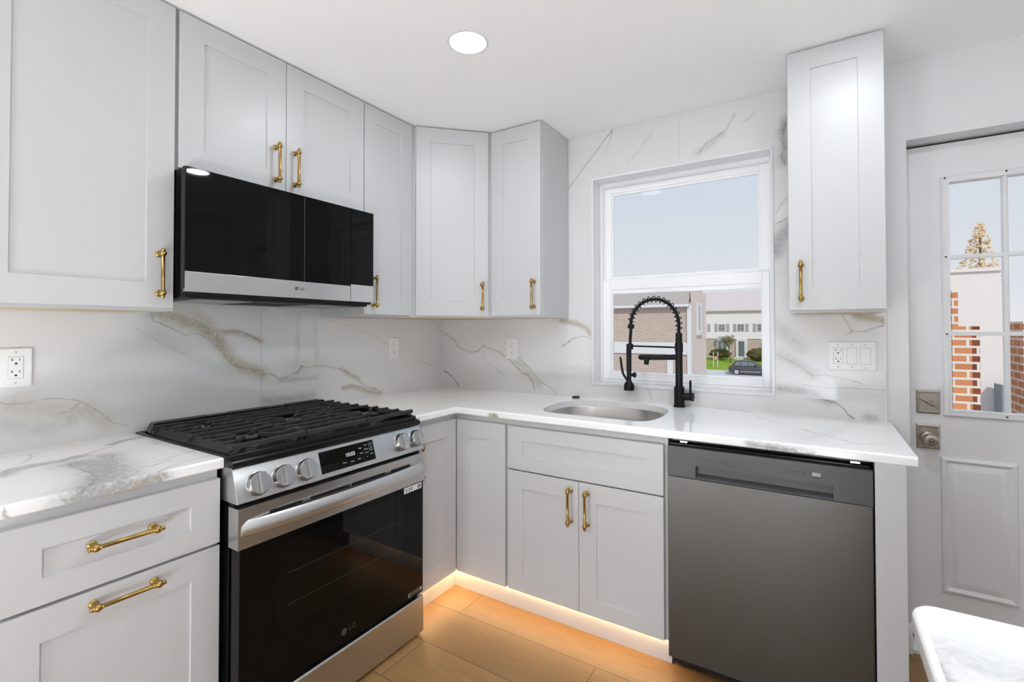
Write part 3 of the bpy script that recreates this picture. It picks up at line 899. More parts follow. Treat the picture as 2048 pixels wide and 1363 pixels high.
# ------------------------------------------------------------------ countertops
ZL, RR, CF = 0.8835, 0.007, 0.633
def edge_profile(depth, rounded=True, step=0.012):
    """(v, z, wrapped v) from the wall to the front and back underneath"""
    P = [(v, ZT, v) for v in cuts(0.0, depth - RR if rounded else depth, step)]
    if rounded:
        for k in range(1, 7):
            a = k / 6 * PI / 2
            P.append((depth - RR + RR * math.sin(a), ZT - RR + RR * math.cos(a), depth - RR + RR * a))
        w0 = depth - RR + RR * PI / 2
        for z in np.linspace(ZT - RR, ZL + 0.004, 4)[1:]:
            P.append((depth, float(z), w0 + (ZT - RR - float(z))))
        P.append((depth - 0.004, ZL, w0 + 0.025))
        P.append((0.0, ZL, w0 + 0.03))
    else:
        P.append((depth, ZL, depth + 0.03))
        P.append((0.0, ZL, depth + 0.03))
    return P
def run(us, prof, to3, hole=None):
    """verts, faces, uv of one straight length of counter; hole: closed outline in (u, v)"""
    verts, uv, faces = [], [], []
    n = len(prof)
    for u in us:
        for v, z, wv in prof:
            verts.append(to3(u, v, z))
            uv.append((u, wv))
    hp = np.array(hole) if hole is not None else None
    def inside(u, v):
        c = False
        for (a, b), (d, e) in zip(hp, np.roll(hp, -1, 0)):
            if (b > v) != (e > v) and u < (d - a) * (v - b) / (e - b) + a:
                c = not c
        return c
    top = {j for j in range(n) if prof[j][1] == ZT}
    dead = set()
    if hp is not None:
        for i, u in enumerate(us):
            for j in top:
                if inside(u, prof[j][0]):
                    dead.add((i, j))
    for i in range(len(us) - 1):
        for j in range(n):
            k = (j + 1) % n
            c = [(i, j), (i + 1, j), (i + 1, k), (i, k)]
            if hp is not None:
                if all(q in dead for q in c):
                    continue
                if prof[j][1] == ZL and prof[k][1] == ZL:             # underside open round the bowl
                    continue
            faces.append([a * n + b for a, b in c])
    faces.append(list(range(n)))
    faces.append([(len(us) - 1) * n + j for j in range(n)][::-1])
    if hp is not None:
        keep = [f for f in faces if len(f) != 4 or not any((q // n, q % n) in dead for q in f)]
        faces = keep
        from collections import Counter
        E = Counter()
        for f in faces:
            for a, b in zip(f, f[1:] + f[:1]):
                E[(min(a, b), max(a, b))] += 1
        rim = [e for e, c in E.items() if c == 1 and all(prof[q % n][1] == ZT for q in e) and
               all(min(hp[:, 0]) - 0.03 < us[q // n] < max(hp[:, 0]) + 0.03 and min(hp[:, 1]) - 0.03 < prof[q % n][0] < max(hp[:, 1]) + 0.03 for q in e)]
        segs = list(zip(hp, np.roll(hp, -1, 0)))
        low = {}
        for q in {q for e in rim for q in e}:
            p = np.array([us[q // n], prof[q % n][0]])
            best, bd = p, 9
            for a, b in segs:
                d = b - a
                tt = min(1, max(0, (p - a) @ d / (d @ d)))
                x = a + d * tt
                if np.hypot(*(p - x)) < bd:
                    bd, best = np.hypot(*(p - x)), x
            verts[q] = to3(best[0], best[1], ZT)
            uv[q] = tuple(best)
            low[q] = len(verts)
            verts.append(to3(best[0], best[1], ZL))
            uv.append(tuple(best))
        for a, b in rim:
            faces.append([a, b, low[b], low[a]])
    return verts, faces, uv
def counter(name, runs, label, group='white quartz countertops'):
    V, Fc, UV = [], [], []
    for vs, fs, uv in runs:
        o = len(V)
        V += vs
        UV += uv
        Fc += [[i + o for i in f] for f in fs]
    return V, Fc, UV
# left of the range
vs, fs, uv = run(cuts(-2.40, -1.7235, 0.007), edge_profile(CF, step=0.007), lambda u, v, z: (v, u, z))
o = marble_object('countertop', vs, fs, uv, VCL, 'quartz')
tag(o, 'white veined countertop over the drawers, with a grey and gold swirl beside the range', 'countertop', 'white quartz countertops')
# sink outline, smooth closed curve
SK = [(1.088, 0.522), (1.040, 0.490), (1.010, 0.425), (0.995, 0.330), (0.996, 0.215), (1.028, 0.140), (1.105, 0.078), (1.200, 0.050), (1.300, 0.044), (1.400, 0.056), (1.480, 0.100), (1.535, 0.180),
      (1.556, 0.280), (1.556, 0.395), (1.540, 0.480), (1.500, 0.516), (1.425, 0.5225), (1.336, 0.5235), (1.215, 0.5235)]
def smooth_loop(P, k=6):
    P = [np.array(p) for p in P]
    n, out = len(P), []
    for i in range(n):
        a, b, c, d = P[i - 1], P[i], P[(i + 1) % n], P[(i + 2) % n]
        for s in range(k):
            t = s / k
            out.append(tuple(0.5 * ((2 * b) + (-a + c) * t + (2 * a - 5 * b + 4 * c - d) * t * t + (-a + 3 * b - 3 * c + d) * t ** 3)))
    return out
SKO = smooth_loop(SK)
def plain(x0, x1, y0, y1):
    return None
r1 = run(cuts(CF, 2.384, 0.008), edge_profile(CF, step=0.008), lambda u, v, z: (u, -v, z), SKO)
sq = run(cuts(0.0, CF, 0.02), edge_profile(CF, False, 0.02), lambda u, v, z: (u, -v, z))
lg = run(cuts(-0.9305, -CF, 0.02), edge_profile(CF, step=0.02), lambda u, v, z: (v, u, z))
lg = (lg[0], lg[1], [(p[0], p[1]) for p in lg[0]] if False else [(v[0], -v[1]) for v in lg[0]])
V_, F_, U_ = counter('c', [r1, sq, lg], '')
o = marble_object('countertop', V_, F_, U_, VCB, 'quartz')
tag(o, 'white L-shaped countertop with the sink cut into it, below the window', 'countertop', 'white quartz countertops')
# peninsula in the near corner
isl = []
rc = 0.032
ix, iy, jx, jy = 2.2405, -1.598, 3.30, -2.35
def rounded_rect(x0, x1, y0, y1, r, k=8):
    P = []
    for cx, cy, a0 in ((x0 + r, y1 - r, PI / 2), (x0 + r, y0 + r, PI), (x1 - r, y0 + r, 1.5 * PI), (x1 - r, y1 - r, 0)):
        for q in range(k + 1):
            a = a0 + q / k * PI / 2
            P.append((cx + r * math.cos(a), cy + r * math.sin(a)))
    return P
vs, fs, uv = [], [], []
prof = [(0.0, ZT)] + [(-RR * 1.3 + RR * 1.3 * math.sin(k / 6 * PI / 2), ZT - RR * 1.3 + RR * 1.3 * math.cos(k / 6 * PI / 2)) for k in range(7)][0:]
loops = []
levels = [(1.3 * RR * (1 - math.sin(k / 6 * PI / 2)), ZT - 1.3 * RR * (1 - math.cos(k / 6 * PI / 2))) for k in range(7)] + [(0.0, ZL + 0.003), (0.003, ZL)]
for ins, z in levels:
    loops.append([(x, y, z) for x, y in rounded_rect(ix + ins, jx - ins, jy + ins, iy - ins, rc - ins)])
n_ = len(loops[0])
for L_ in loops:
    vs += L_
for k in range(len(loops) - 1):
    for i in range(n_):
        j = (i + 1) % n_
        fs.append([k * n_ + i, k * n_ + j, (k + 1) * n_ + j, (k + 1) * n_ + i])
fs.append(list(range((len(loops) - 1) * n_, len(loops) * n_))[::-1])
# the flat top is cut into cells so that its veins have points to live on
top_loop = list(range(n_))
bm_ = bmesh.new()
tv = [bm_.verts.new(vs[i]) for i in top_loop]
bm_.faces.new(tv)
for ax, a, b in ((0, ix, jx), (1, jy, iy)):
    for c_ in cuts(a, b, 0.02)[1:-1]:
        no = (1, 0, 0) if ax == 0 else (0, 1, 0)
        co = (c_, 0, 0) if ax == 0 else (0, c_, 0)
        bmesh.ops.bisect_plane(bm_, geom=bm_.verts[:] + bm_.edges[:] + bm_.faces[:], plane_co=co, plane_no=no)
bm_.verts.index_update()
base = len(vs)
vs += [tuple(v.co) for v in bm_.verts]
fs += [[v.index + base for v in f.verts] for f in bm_.faces]
bm_.free()
o = marble_object('countertop', vs, fs, [(v[0], v[1]) for v in vs], VISL, 'quartz')
tag(o, 'white countertop with a rounded corner standing apart, in front of the entry door', 'countertop', 'white quartz countertops')
t = thing('base_cabinet', 'white base cabinet under the separate rounded-corner countertop', 'cabinet', (2.262, -1.64, 0), 0, 'white shaker base cabinets')
bx('cabinet_box', (2.262, -2.33, 0.09), (3.28, -1.64, 0.883), 'cabinet', t, 0.001)
bx('toe_kick', (2.30, -2.29, 0.0), (3.26, -1.68, 0.09), 'cabinet', t)

# ------------------------------------------------------------------ sink, hole button
t = thing('sink', 'stainless steel D-shaped undermount sink in the countertop', 'sink', (1.28, -0.29, 0.66))
m = MB()
cxs, cys = 1.28, 0.29
def sk(f, z, push=0.0):
    return [(cxs + (x - cxs) * f, -(cys + (y - cys) * f), z) for x, y in SKO]
m.loft([sk(1.04, ZL - 0.0005), sk(1.003, ZL - 0.0005), sk(0.995, ZL - 0.004), sk(0.975, ZL - 0.12), sk(0.96, ZL - 0.185), sk(0.93, ZL - 0.205), sk(0.85, ZL - 0.215), sk(0.12, ZL - 0.222)], cap=False)
m.build('bowl', 'sink_steel', t, smooth=50)
MB().lathe([(0, 0.056), (0.003, 0.054), (0.003, 0.044), (-0.004, 0.040), (-0.006, 0.001)], (cxs, -cys, ZL - 0.2225), (0, 0, 1), 28).build('drain', 'chrome', t)
o = MB().lathe([(0, 0.0215), (0.004, 0.0215), (0.008, 0.019), (0.0095, 0.013), (0.0095, 0.0)], (0.993, -0.034, ZT), (0, 0, 1), 26).build('hole_cover', 'matte_black')
tag(o, 'small black round cover on the countertop behind the sink', 'hole cover')

# ------------------------------------------------------------------ black spring faucet
fx, fy = 1.556, -0.0465
t = thing('faucet', 'matte black spring faucet with pull-down spray at the sink', 'faucet', (fx, fy, ZT))
MB().lathe([(0, 0.0285), (0.006, 0.0285), (0.007, 0.0245), (0.098, 0.0245), (0.099, 0.018)], (fx, fy, ZT), (0, 0, 1), 28).build('base', 'matte_black', t)
MB().lathe([(0.098, 0.0175), (0.270, 0.0175), (0.272, 0.0195), (0.312, 0.0195), (0.314, 0.0165), (0.362, 0.0155), (0.364, 0.010)], (fx, fy, ZT), (0, 0, 1), 24).build('post', 'matte_black', t)
# hose arc with its spring
hz = 1.318
arc = [(fx, fy, 1.262), (fx, fy, 1.29)]
R_ = 0.1215
cxx = fx - R_
for k in range(0, 25):
    a = k / 24 * PI
    arc.append((cxx + R_ * math.cos(a), fy, hz + R_ * 1.06 * math.sin(a)))
hx = fx - 2 * R_
arc += [(hx, fy, 1.29), (hx - 0.003, fy, 1.25), (hx - 0.005, fy, 1.20)]
MB().tube(arc, 0.0080, 12).build('hose', 'matte_black', t)
def spring(P, r, turns, wire):
    P = [Vector(p) for p in P]
    L = [0.0]
    for a, b in zip(P, P[1:]):
        L.append(L[-1] + (b - a).length)
    out, N = [], turns * 16
    for q in range(N + 1):
        s = L[-1] * q / N
        i = max(j for j in range(len(L) - 1) if L[j] <= s + 1e-9)
        tt = (s - L[i]) / max(1e-9, L[i + 1] - L[i])
        p = P[i].lerp(P[i + 1], tt)
        d = (P[i + 1] - P[i]).normalized()
        side = Vector((0, 1, 0))
        nrm = d.cross(side).normalized()
        a = q / 16 * 2 * PI
        out.append(p + (nrm * math.cos(a) + side * math.sin(a)) * r)
    return MB().tube(out, wire, 6)
spring(arc[1:26], 0.0160, 17, 0.0023).build('spring', 'matte_black', t)
MB().lathe([(-0.012, 0.012), (-0.010, 0.0165), (0.010, 0.0165), (0.012, 0.011)], (hx + 0.001, fy, 1.310), (0.12, 0, 1), 18).build('spring_collar', 'matte_black', t)
# docking arm, lower spout, spray head, lever
m = MB()
m.tube([(fx - 0.012, fy, 1.205), (hx + 0.010, fy, 1.208)], 0.0045, 10)
m.lathe([(-0.016, 0.0155), (-0.015, 0.0175), (0.013, 0.0175), (0.014, 0.014)], (hx - 0.006, fy, 1.206), (0, 0, 1), 18)
m.build('docking_arm', 'matte_black', t)
m = MB()
m.tube([(fx - 0.010, fy, 1.157), (fx - 0.10, fy, 1.153), (fx - 0.19, fy, 1.1515), (fx - 0.200, fy, 1.1515)], [0.0135, 0.0135, 0.0135, 0.011], 16)
m.tube([(fx - 0.160, fy, 1.148), (fx - 0.163, fy, 1.115)], [0.0150, 0.0115], 14)
m.build('lower_spout', 'matte_black', t)
m = MB()
sx_ = hx - 0.008
m.lathe([(0.220, 0.0125), (0.205, 0.0135), (0.105, 0.0130), (0.085, 0.0115), (0.055, 0.0115), (0.048, 0.013), (0.042, 0.018), (0.030, 0.0255), (0.012, 0.0265), (0.0, 0.0262), (0.0, 0.020)],
        (sx_ - 0.003, fy, 0.978), (0, 0, 1), 22)
hd = m.build('spray_head', 'matte_black', t)
m = MB()
m.tube([(sx_ - 0.010, fy, 1.024), (sx_ - 0.020, fy, 1.040), (sx_ - 0.034, fy, 1.060), (sx_ - 0.042, fy, 1.095), (sx_ - 0.047, fy, 1.135), (sx_ - 0.050, fy, 1.150)], [0.0045, 0.0062, 0.0066, 0.0064, 0.0062, 0.0045], 10)
m.build('spray_trigger', 'matte_black', hd)
m = MB()
m.lathe([(0, 0.008), (0.014, 0.008), (0.016, 0.0135), (0.024, 0.0140), (0.028, 0.010)], (sx_ + 0.006, fy, 1.058), (1, 0, 0.06), 16)
m.build('spray_button', 'matte_black', hd)
m = MB()
m.lathe([(0.0, 0.0185), (0.038, 0.0185), (0.040, 0.0205), (0.050, 0.0205), (0.051, 0.0175)], (fx + 0.018, fy, 0.966), (1, 0, 0), 22)
lv = m.build('handle_body', 'matte_black', t)
MB().tube([(fx + 0.053, fy, 0.982), (fx + 0.053, fy, 1.040), (fx + 0.0535, fy, 1.046)], [0.0056, 0.0056, 0.004], 12).build('lever', 'matte_black', lv)

# ------------------------------------------------------------------ outlets and switches
def screw(m, c, n, u):
    pass
def receptacle(F, cx, cz, parent, gfci=True):
    """F: local x across, -y out of the wall"""
    m = MB(F)
    r = m.box((cx - 0.0165, -0.0062, cz - 0.0335), (cx + 0.0165, -0.0078, cz + 0.0335)).build('receptacle', 'plate', parent, 0.0008)
    m = MB(F)
    for dz in (0.0195, -0.0175):
        m.box((cx - 0.0090, -0.0081, cz + dz + 0.001), (cx - 0.0072, -0.0074, cz + dz + 0.009)).box((cx + 0.0072, -0.0081, cz + dz + 0.0015), (cx + 0.0090, -0.0074, cz + dz + 0.0085))
        if gfci:
            m.box((cx - 0.0125, -0.0081, cz + dz + 0.0040), (cx - 0.0090, -0.0074, cz + dz + 0.0058))
        m.lathe([(0, 0.0032), (0.0007, 0.0032)], (cx, -0.0074, cz + dz - 0.007), (0, -1, 0), 12)
    m.build('slots', 'slot', r)
    if gfci:
        m = MB(F)
        m.box((cx - 0.008, -0.0086, cz + 0.0013), (cx + 0.008, -0.0075, cz + 0.0058)).box((cx - 0.008, -0.0086, cz - 0.0050), (cx + 0.008, -0.0075, cz - 0.0006))
        m.build('test_buttons', 'plate', r, 0.0004)
    m = MB(F)
    g = 0.0011
    frame4(m, cx - 0.0165 - g, cx + 0.0165 + g, cz - 0.0335 - g, cz + 0.0335 + g, -0.00625, -0.0066, g, g, g, g)
    m.build('gap_line', 'print_light', r, smooth=0)
    return r
def wall_plate(name, label, F, w, h, gang, cat):
    t = thing(name, label, cat, tuple(F.translation), F.to_euler().z, 'white wall plates on the backsplash')
    m = MB(F)
    m.loft([[(-w / 2 + i, -y, -h / 2 + i), (w / 2 - i, -y, -h / 2 + i), (w / 2 - i, -y, h / 2 - i), (-w / 2 + i, -y, h / 2 - i)] for i, y in ((0, 0.0008), (0, 0.0035), (0.003, 0.0064))])
    m.build('cover_plate', 'plate', t, smooth=15)
    for cx, kind in gang:
        if kind == 'switch':
            m = MB(F)
            m.prism([(-0.0064, -0.0335), (-0.0070, -0.0335), (-0.0088, 0.0), (-0.0100, 0.0335), (-0.0064, 0.0335)], 0, cx - 0.0165, cx + 0.0165)
            s = m.build('rocker_switch', 'plate', t, 0.0006)
            m = MB(F)
            frame4(m, cx - 0.0176, cx + 0.0176, -0.0346, 0.0346, -0.00625, -0.0067, 0.0011, 0.0011, 0.0011, 0.0011)
            m.build('gap_line', 'print_light', s, smooth=0)
        else:
            receptacle(F, cx, 0.0, t, kind == 'gfci')
        for dz in (0.048, -0.048):
            if h > 0.11:
                m = MB(F)
                m.lathe([(0, 0.0028), (0.0006, 0.0026)], (cx, -0.0063, dz), (0, -1, 0), 12)
                m.box((cx - 0.0004, -0.0071, dz - 0.0022), (cx + 0.0004, -0.0068, dz + 0.0022))
                m.build('plate_screw', 'print_light', t)
    return t
wall_plate('outlet', 'white outlet on the marble at the far end, left of the range', rotz(0, -2.035, 1.178, HL), 0.077, 0.122, [(0, 'gfci')], 'outlet')
wall_plate('outlet', 'white outlet on the range wall near the tile corner', rotz(0, -0.449, 1.1835, HL), 0.075, 0.126, [(0, 'plain')], 'outlet')
wall_plate('outlet', 'white outlet on the window wall between the tile corner and the sink', rotz(0.549, 0, 1.178, 0), 0.078, 0.124, [(0, 'plain')], 'outlet')
wall_plate('switch_plate', 'wide white plate with an outlet and two switches below the narrow cabinet by the door', rotz(2.257, 0, 1.181, 0), 0.168, 0.122, [(-0.048, 'gfci'), (0.0, 'switch'), (0.046, 'switch')], 'light switch')

# ------------------------------------------------------------------ recessed ceiling lamps
def can(x, y, label):
    t = thing('ceiling_light', label, 'ceiling light', (x, y, ZC), 0, 'round recessed ceiling lights')
    m = MB()
    m.lathe([(0.0001, 0.0685), (0.0020, 0.0685), (0.0024, 0.072), (0.0014, 0.077), (0.0001, 0.079)], (x, y, ZC), (0, 0, -1), 40, cap=False)
    m.build('trim_ring', 'trim', t, smooth=60)
    MB().lathe([(0.0006, 0.0), (0.0006, 0.067), (0.0018, 0.0683)], (x, y, ZC), (0, 0, -1), 40, cap=False).build('lens', 'lamp', t)
    return t
can(1.022, -1.045, 'round recessed ceiling light, lit, in front of the corner wall cabinets')
can(2.27, -0.86, 'round recessed ceiling light near the window wall, seen only as reflections')
can(2.30, -2.20, 'added round recessed ceiling light, unseen, over the separate countertop')  # extra ceiling light added out of view for more room brightness

# two low fill lamps, open at the top, added unseen to brighten the room
def fill_uplight(x, y, label):
    t = thing('fill_lamp', label, 'lamp', (x, y, 0), 0, 'added low fill lamps')
    MB().lathe([(0, 0.13), (0.012, 0.13), (0.02, 0.11), (0.024, 0.016), (0.03, 0.011)], (x, y, 0), (0, 0, 1), 32).build('base', 'matte_black', t)
    MB().lathe([(0.024, 0.011), (0.255, 0.011)], (x, y, 0), (0, 0, 1), 16).build('pole', 'matte_black', t)
    c, r = 0.375, 0.12
    s = MB().lathe([(c + r * math.sin(a), r * math.cos(a)) for a in np.linspace(-PI / 2, 0.0, 14)], (x, y, 0), (0, 0, 1), 36, cap=False).build('fill_globe', 'fill_globe', t, smooth=60)
    MB().lathe([(c + 0.001, 0.0), (c + 0.001, r - 0.002)], (x, y, 0), (0, 0, 1), 32, cap=False).build('diffuser', 'fill_up', s)
fill_uplight(0.85, -3.42, 'added low globe fill lamp, unseen on the floor behind the viewer, by the range-side wall')
fill_uplight(2.30, -3.42, 'added low globe fill lamp, unseen on the floor behind the viewer, toward the door-side wall')
# ------------------------------------------------------------------ brand mark: a round face disc and two letters, as on the appliances
def maker_mark(p, n, size, parent, material, disc_mat):
    W = facing(p, n)
    m = MB(W @ Matrix.Translation((-size * 1.25, 0, 0)))
    m.lathe([(0, size * 0.62), (0.0004, size * 0.62)], (0, 0, 0), (0, 0, 1), 28)
    d = m.build('logo_disc', disc_mat, parent)
    m = MB(W @ Matrix.Translation((-size * 1.25, 0, 0.0004)))
    k = size * 0.62
    pts = [(k * 0.80 * math.cos(a), k * 0.80 * math.sin(a), 0.0002) for a in np.linspace(math.radians(75), math.radians(360), 22)]
    m.tube(pts, k * 0.07, 6)
    m.tube([(0.0, 0.0, 0.0002), (k * 0.80, 0.0, 0.0002)], k * 0.07, 6)
    m.tube([(-k * 0.02, k * 0.42, 0.0002), (-k * 0.02, -k * 0.36, 0.0002), (k * 0.22, -k * 0.36, 0.0002)], k * 0.07, 6)
    m.build('logo_lines', 'slot' if disc_mat == 'print_dim' else 'print_light', d)
    text('logo_letters', 'LG', size * 1.25, W @ Matrix.Translation((size * 0.55, 0, 0.0001)), material, parent)

# ------------------------------------------------------------------ gas range
RY0, RY1 = -1.7165, -0.9335
rng = thing('gas_range', 'stainless steel slide-in gas range with black grates and a black glass oven door', 'range', (0.35, -1.325, 0), 0)
m = MB()
m.box((0.012, RY0 + 0.004, 0.075), (0.640, RY1 - 0.004, 0.905))
m.build('body', 'black', rng, 0.002)
bx('toe_base', (0.06, RY0 + 0.03, 0.0), (0.600, RY1 - 0.03, 0.075), 'black_plastic', rng)
# cooktop tray with raised rim
m = MB()
ty0, ty1, tx0, tx1 = -1.7235, -0.9265, 0.003, 0.648
def rr(ins, z):
    return [(x, y, z) for x, y in rounded_rect(tx0 + ins, tx1 - ins, ty0 + ins, ty1 - ins, max(0.004, 0.010 - ins), 4)]
m.loft([rr(0.004, 0.886), rr(0.0, 0.890), rr(0.0, 0.9155), rr(0.003, 0.9195), rr(0.010, 0.9200), rr(0.020, 0.9150), rr(0.035, 0.9140)])
ct = m.build('cooktop', 'black', rng, smooth=40)
m = MB()
m.prism([(0.640, 0.885), (0.671, 0.885), (0.673, 0.889), (0.672, 0.900), (0.667, 0.9045), (0.650, 0.9075), (0.640, 0.9080)], 1, RY0 - 0.002, RY1 + 0.002)
m.build('front_lip', 'black', ct, 0.001, smooth=30)
m = MB()
m.loft([[(0.012, ty0 + 0.030, 0.917), (0.012, ty1 - 0.030, 0.917), (0.082, ty1 - 0.020, 0.917), (0.082, ty0 + 0.020, 0.917)],
        [(0.016, ty0 + 0.045, 0.950), (0.016, ty1 - 0.045, 0.950), (0.060, ty1 - 0.040, 0.950), (0.060, ty0 + 0.040, 0.950)]])
bk = m.build('rear_vent', 'black', rng, 0.003)
for k in range(3):
    yc = -1.58 + k * 0.255
    bx('vent_slot', (0.028, yc - 0.085, 0.9497), (0.040, yc + 0.085, 0.9508), 'slot', bk)
# burners
BUR = [(0.205, -1.585, 0.040), (0.505, -1.585, 0.050), (0.355, -1.325, 0.048), (0.205, -1.065, 0.034), (0.505, -1.065, 0.052)]
for bx_, by_, br in BUR:
    m = MB()
    m.lathe([(0, br * 1.30), (0.002, br * 1.26), (0.004, br * 1.05), (0.012, br * 1.0), (0.014, br * 0.9)], (bx_, by_, 0.9142), (0, 0, 1), 32)
    b = m.build('burner', 'burner_metal', rng)
    MB().lathe([(0, br * 0.92), (0.007, br * 0.92), (0.010, br * 0.84), (0.011, 0.0)], (bx_, by_, 0.9282), (0, 0, 1), 32).build('burner_cap', 'black', b)
# cast iron grates: thick bars along y, turned-down ends, cross fingers over the burners
def bar(m, p, q, w=0.0068, h=0.015, zt=0.9480):
    """rounded-top bar from p to q (x, y)"""
    d = Vector((q[0] - p[0], q[1] - p[1], 0)).normalized()
    s = Vector((-d.y, d.x, 0))
    prof = [(-w, -h), (w, -h), (w, -0.003), (w * 0.6, 0), (-w * 0.6, 0), (-w, -0.003)]
    m.loft([[Vector((P[0], P[1], zt)) + s * a + Vector((0, 0, b)) for a, b in prof] for P in (p, q)])
def grate(y0, y1, left, right, burners):
    m = MB()
    x0, x1 = 0.098, 0.640
    xs = np.linspace(x0 + 0.006, x1 - 0.006, 9)
    for e, side, out in ((y0, -1, left), (y1, 1, right)):
        # side rail: lower on the outer flank, with the bar ends running down into it
        zt = 0.940 if out else 0.9455
        if out:
            m.loft([[(xx, e, 0.917), (xx, e, 0.921), (xx, e - side * 0.020, 0.9425), (xx, e - side * 0.027, 0.9425), (xx, e - side * 0.027, 0.932), (xx, e - side * 0.010, 0.917)] for xx in (x0, x1)])
        else:
            m.loft([[(xx, e, 0.936), (xx, e - side * 0.009, 0.936), (xx, e - side * 0.009, zt), (xx, e - side * 0.002, zt)] for xx in (x0, x1)])
        for xf in (x0 + 0.02, (x0 + x1) / 2, x1 - 0.02):
            m.box((xf - 0.010, e - side * 0.001, 0.9145), (xf + 0.010, e - side * 0.012, 0.938))
    bar(m, (x0 + 0.006, y0), (x0 + 0.006, y1), 0.008)
    bar(m, (x1 - 0.006, y0), (x1 - 0.006, y1), 0.008)
    for xb in xs[1:-1]:
        spans = [(y0, y1)]
        for bxx, byy, br in burners:
            if abs(xb - bxx) < br * 1.35:
                cut = br * (1.10 if abs(xb - bxx) > 0.02 else 0.80)
                spans = [(y0, byy - cut), (byy + cut, y1)]
        for a, b in spans:
            pa, pb = a, b
            if a == y0 and left:
                pa = y0 + 0.014
            if b == y1 and right:
                pb = y1 - 0.014
            bar(m, (xb, pa), (xb, pb), 0.0054, 0.0095)
    for bxx, byy, br in burners:                                      # diagonal fingers
        for k in range(4):
            a = PI / 4 + k * PI / 2
            bar(m, (bxx + br * 0.70 * math.cos(a), byy + br * 0.70 * math.sin(a)), (bxx + br * 2.0 * math.cos(a), byy + br * 2.0 * math.sin(a)), 0.0055, 0.012)
    return m.build('grate', 'iron', rng, smooth=30)
grate(-1.706, -1.459, True, False, BUR[:2])
grate(-1.453, -1.197, False, False, BUR[2:3])
grate(-1.191, -0.944, False, True, BUR[3:])
# sloping control panel
CA, CB = Vector((0.664, 0, 0.884)), Vector((0.697, 0, 0.782))
CN = Vector((CA.z - CB.z, 0, CB.x - CA.x)).normalized()
CU = Vector((CA.x - CB.x, 0, CA.z - CB.z)).normalized()
def con(y, z, h=0.0):
    s = (z - CB.z) / (CA.z - CB.z)
    return Vector((CB.x + (CA.x - CB.x) * s, y, z)) + CN * h
m = MB()
m.prism([(0.60, 0.782), (0.695, 0.782), (0.697, 0.784), (0.6645, 0.884), (0.662, 0.886), (0.60, 0.886)], 1, RY0, RY1)
cp = m.build('control_panel', 'steel', rng, 0.0025)
bx('panel_gap', (0.60, RY0 + 0.004, 0.771), (0.672, RY1 - 0.004, 0.783), 'black', rng)
m = MB()
P = [con(-1.431, 0.798, 0.0006), con(-1.193, 0.799, 0.0006), con(-1.193, 0.8695, 0.0006), con(-1.431, 0.8695, 0.0006)]
m.loft([[p - CN * 0.002 for p in P], P])
ds = m.build('display', 'black_glass', cp, smooth=0)
Wd = lambda y, z: facing(con(y, z, 0.0008), CN, CU)
text('clock', '10:03', 0.0195, Wd(-1.304, 0.838), 'clock', ds)
for y, z, s_ in ((-1.333, 0.815, 'Timer'), (-1.300, 0.813, 'Clock'), (-1.268, 0.815, 'Light')):
    text('key_label', s_, 0.0075, Wd(y, z), 'print_light', ds)
for y, z, s_ in ((-1.256, 0.850, 'Bake'), (-1.254, 0.832, 'Broil'), (-1.231, 0.857, 'Conv'), (-1.230, 0.842, 'Warm'), (-1.230, 0.830, 'Cook'), (-1.208, 0.822, 'Start'), (-1.250, 0.814, '-'), (-1.232, 0.814, '+')):
    text('key_label', s_, 0.0075, Wd(y, z), 'print_light', ds)
m = MB()
for z0, z1 in ((0.848, 0.862), (0.832, 0.846)):
    P = [con(-1.217, z0, 0.0009), con(-1.199, z0, 0.0009), con(-1.199, z1, 0.0009), con(-1.217, z1, 0.0009)]
    m.loft([[p - CN * 0.0004 for p in P], P])
m.build('touch_keys', 'dw_panel', ds, smooth=0)
# knobs
KN = [(-1.651, 0.826), (-1.570, 0.827), (-1.488, 0.828), (-1.055, 0.832), (-0.972, 0.832)]
for ky, kz in KN:
    o_ = con(ky, kz)
    m = MB()
    m.lathe([(0.0, 0.0365), (0.003, 0.0365), (0.004, 0.0345), (0.022, 0.0335), (0.0245, 0.0315), (0.025, 0.0)], o_, CN, 36)
    k = m.build('knob', 'steel_plain', cp, smooth=40)
    m = MB(facing(o_ + CN * 0.024, CN, CU))
    m.loft([[(-0.0105, -0.0315, 0), (0.0105, -0.0315, 0), (0.0105, 0.0315, 0), (-0.0105, 0.0315, 0)],
            [(-0.0095, -0.0305, 0.016), (0.0095, -0.0305, 0.016), (0.0095, 0.0305, 0.016), (-0.0095, 0.0305, 0.016)]])
    m.build('grip', 'steel_plain', k, 0.0015)
    for dy, dz, r_ in ((0, 0.0435, 0.0011), (-0.032, 0.036, 0.0026)):
        m = MB()
        m.lathe([(0, r_), (0.0004, r_)], o_ + CU * dz + Vector((0, dy, 0)), CN, 12)
        m.build('burner_mark', 'print_dark', cp)
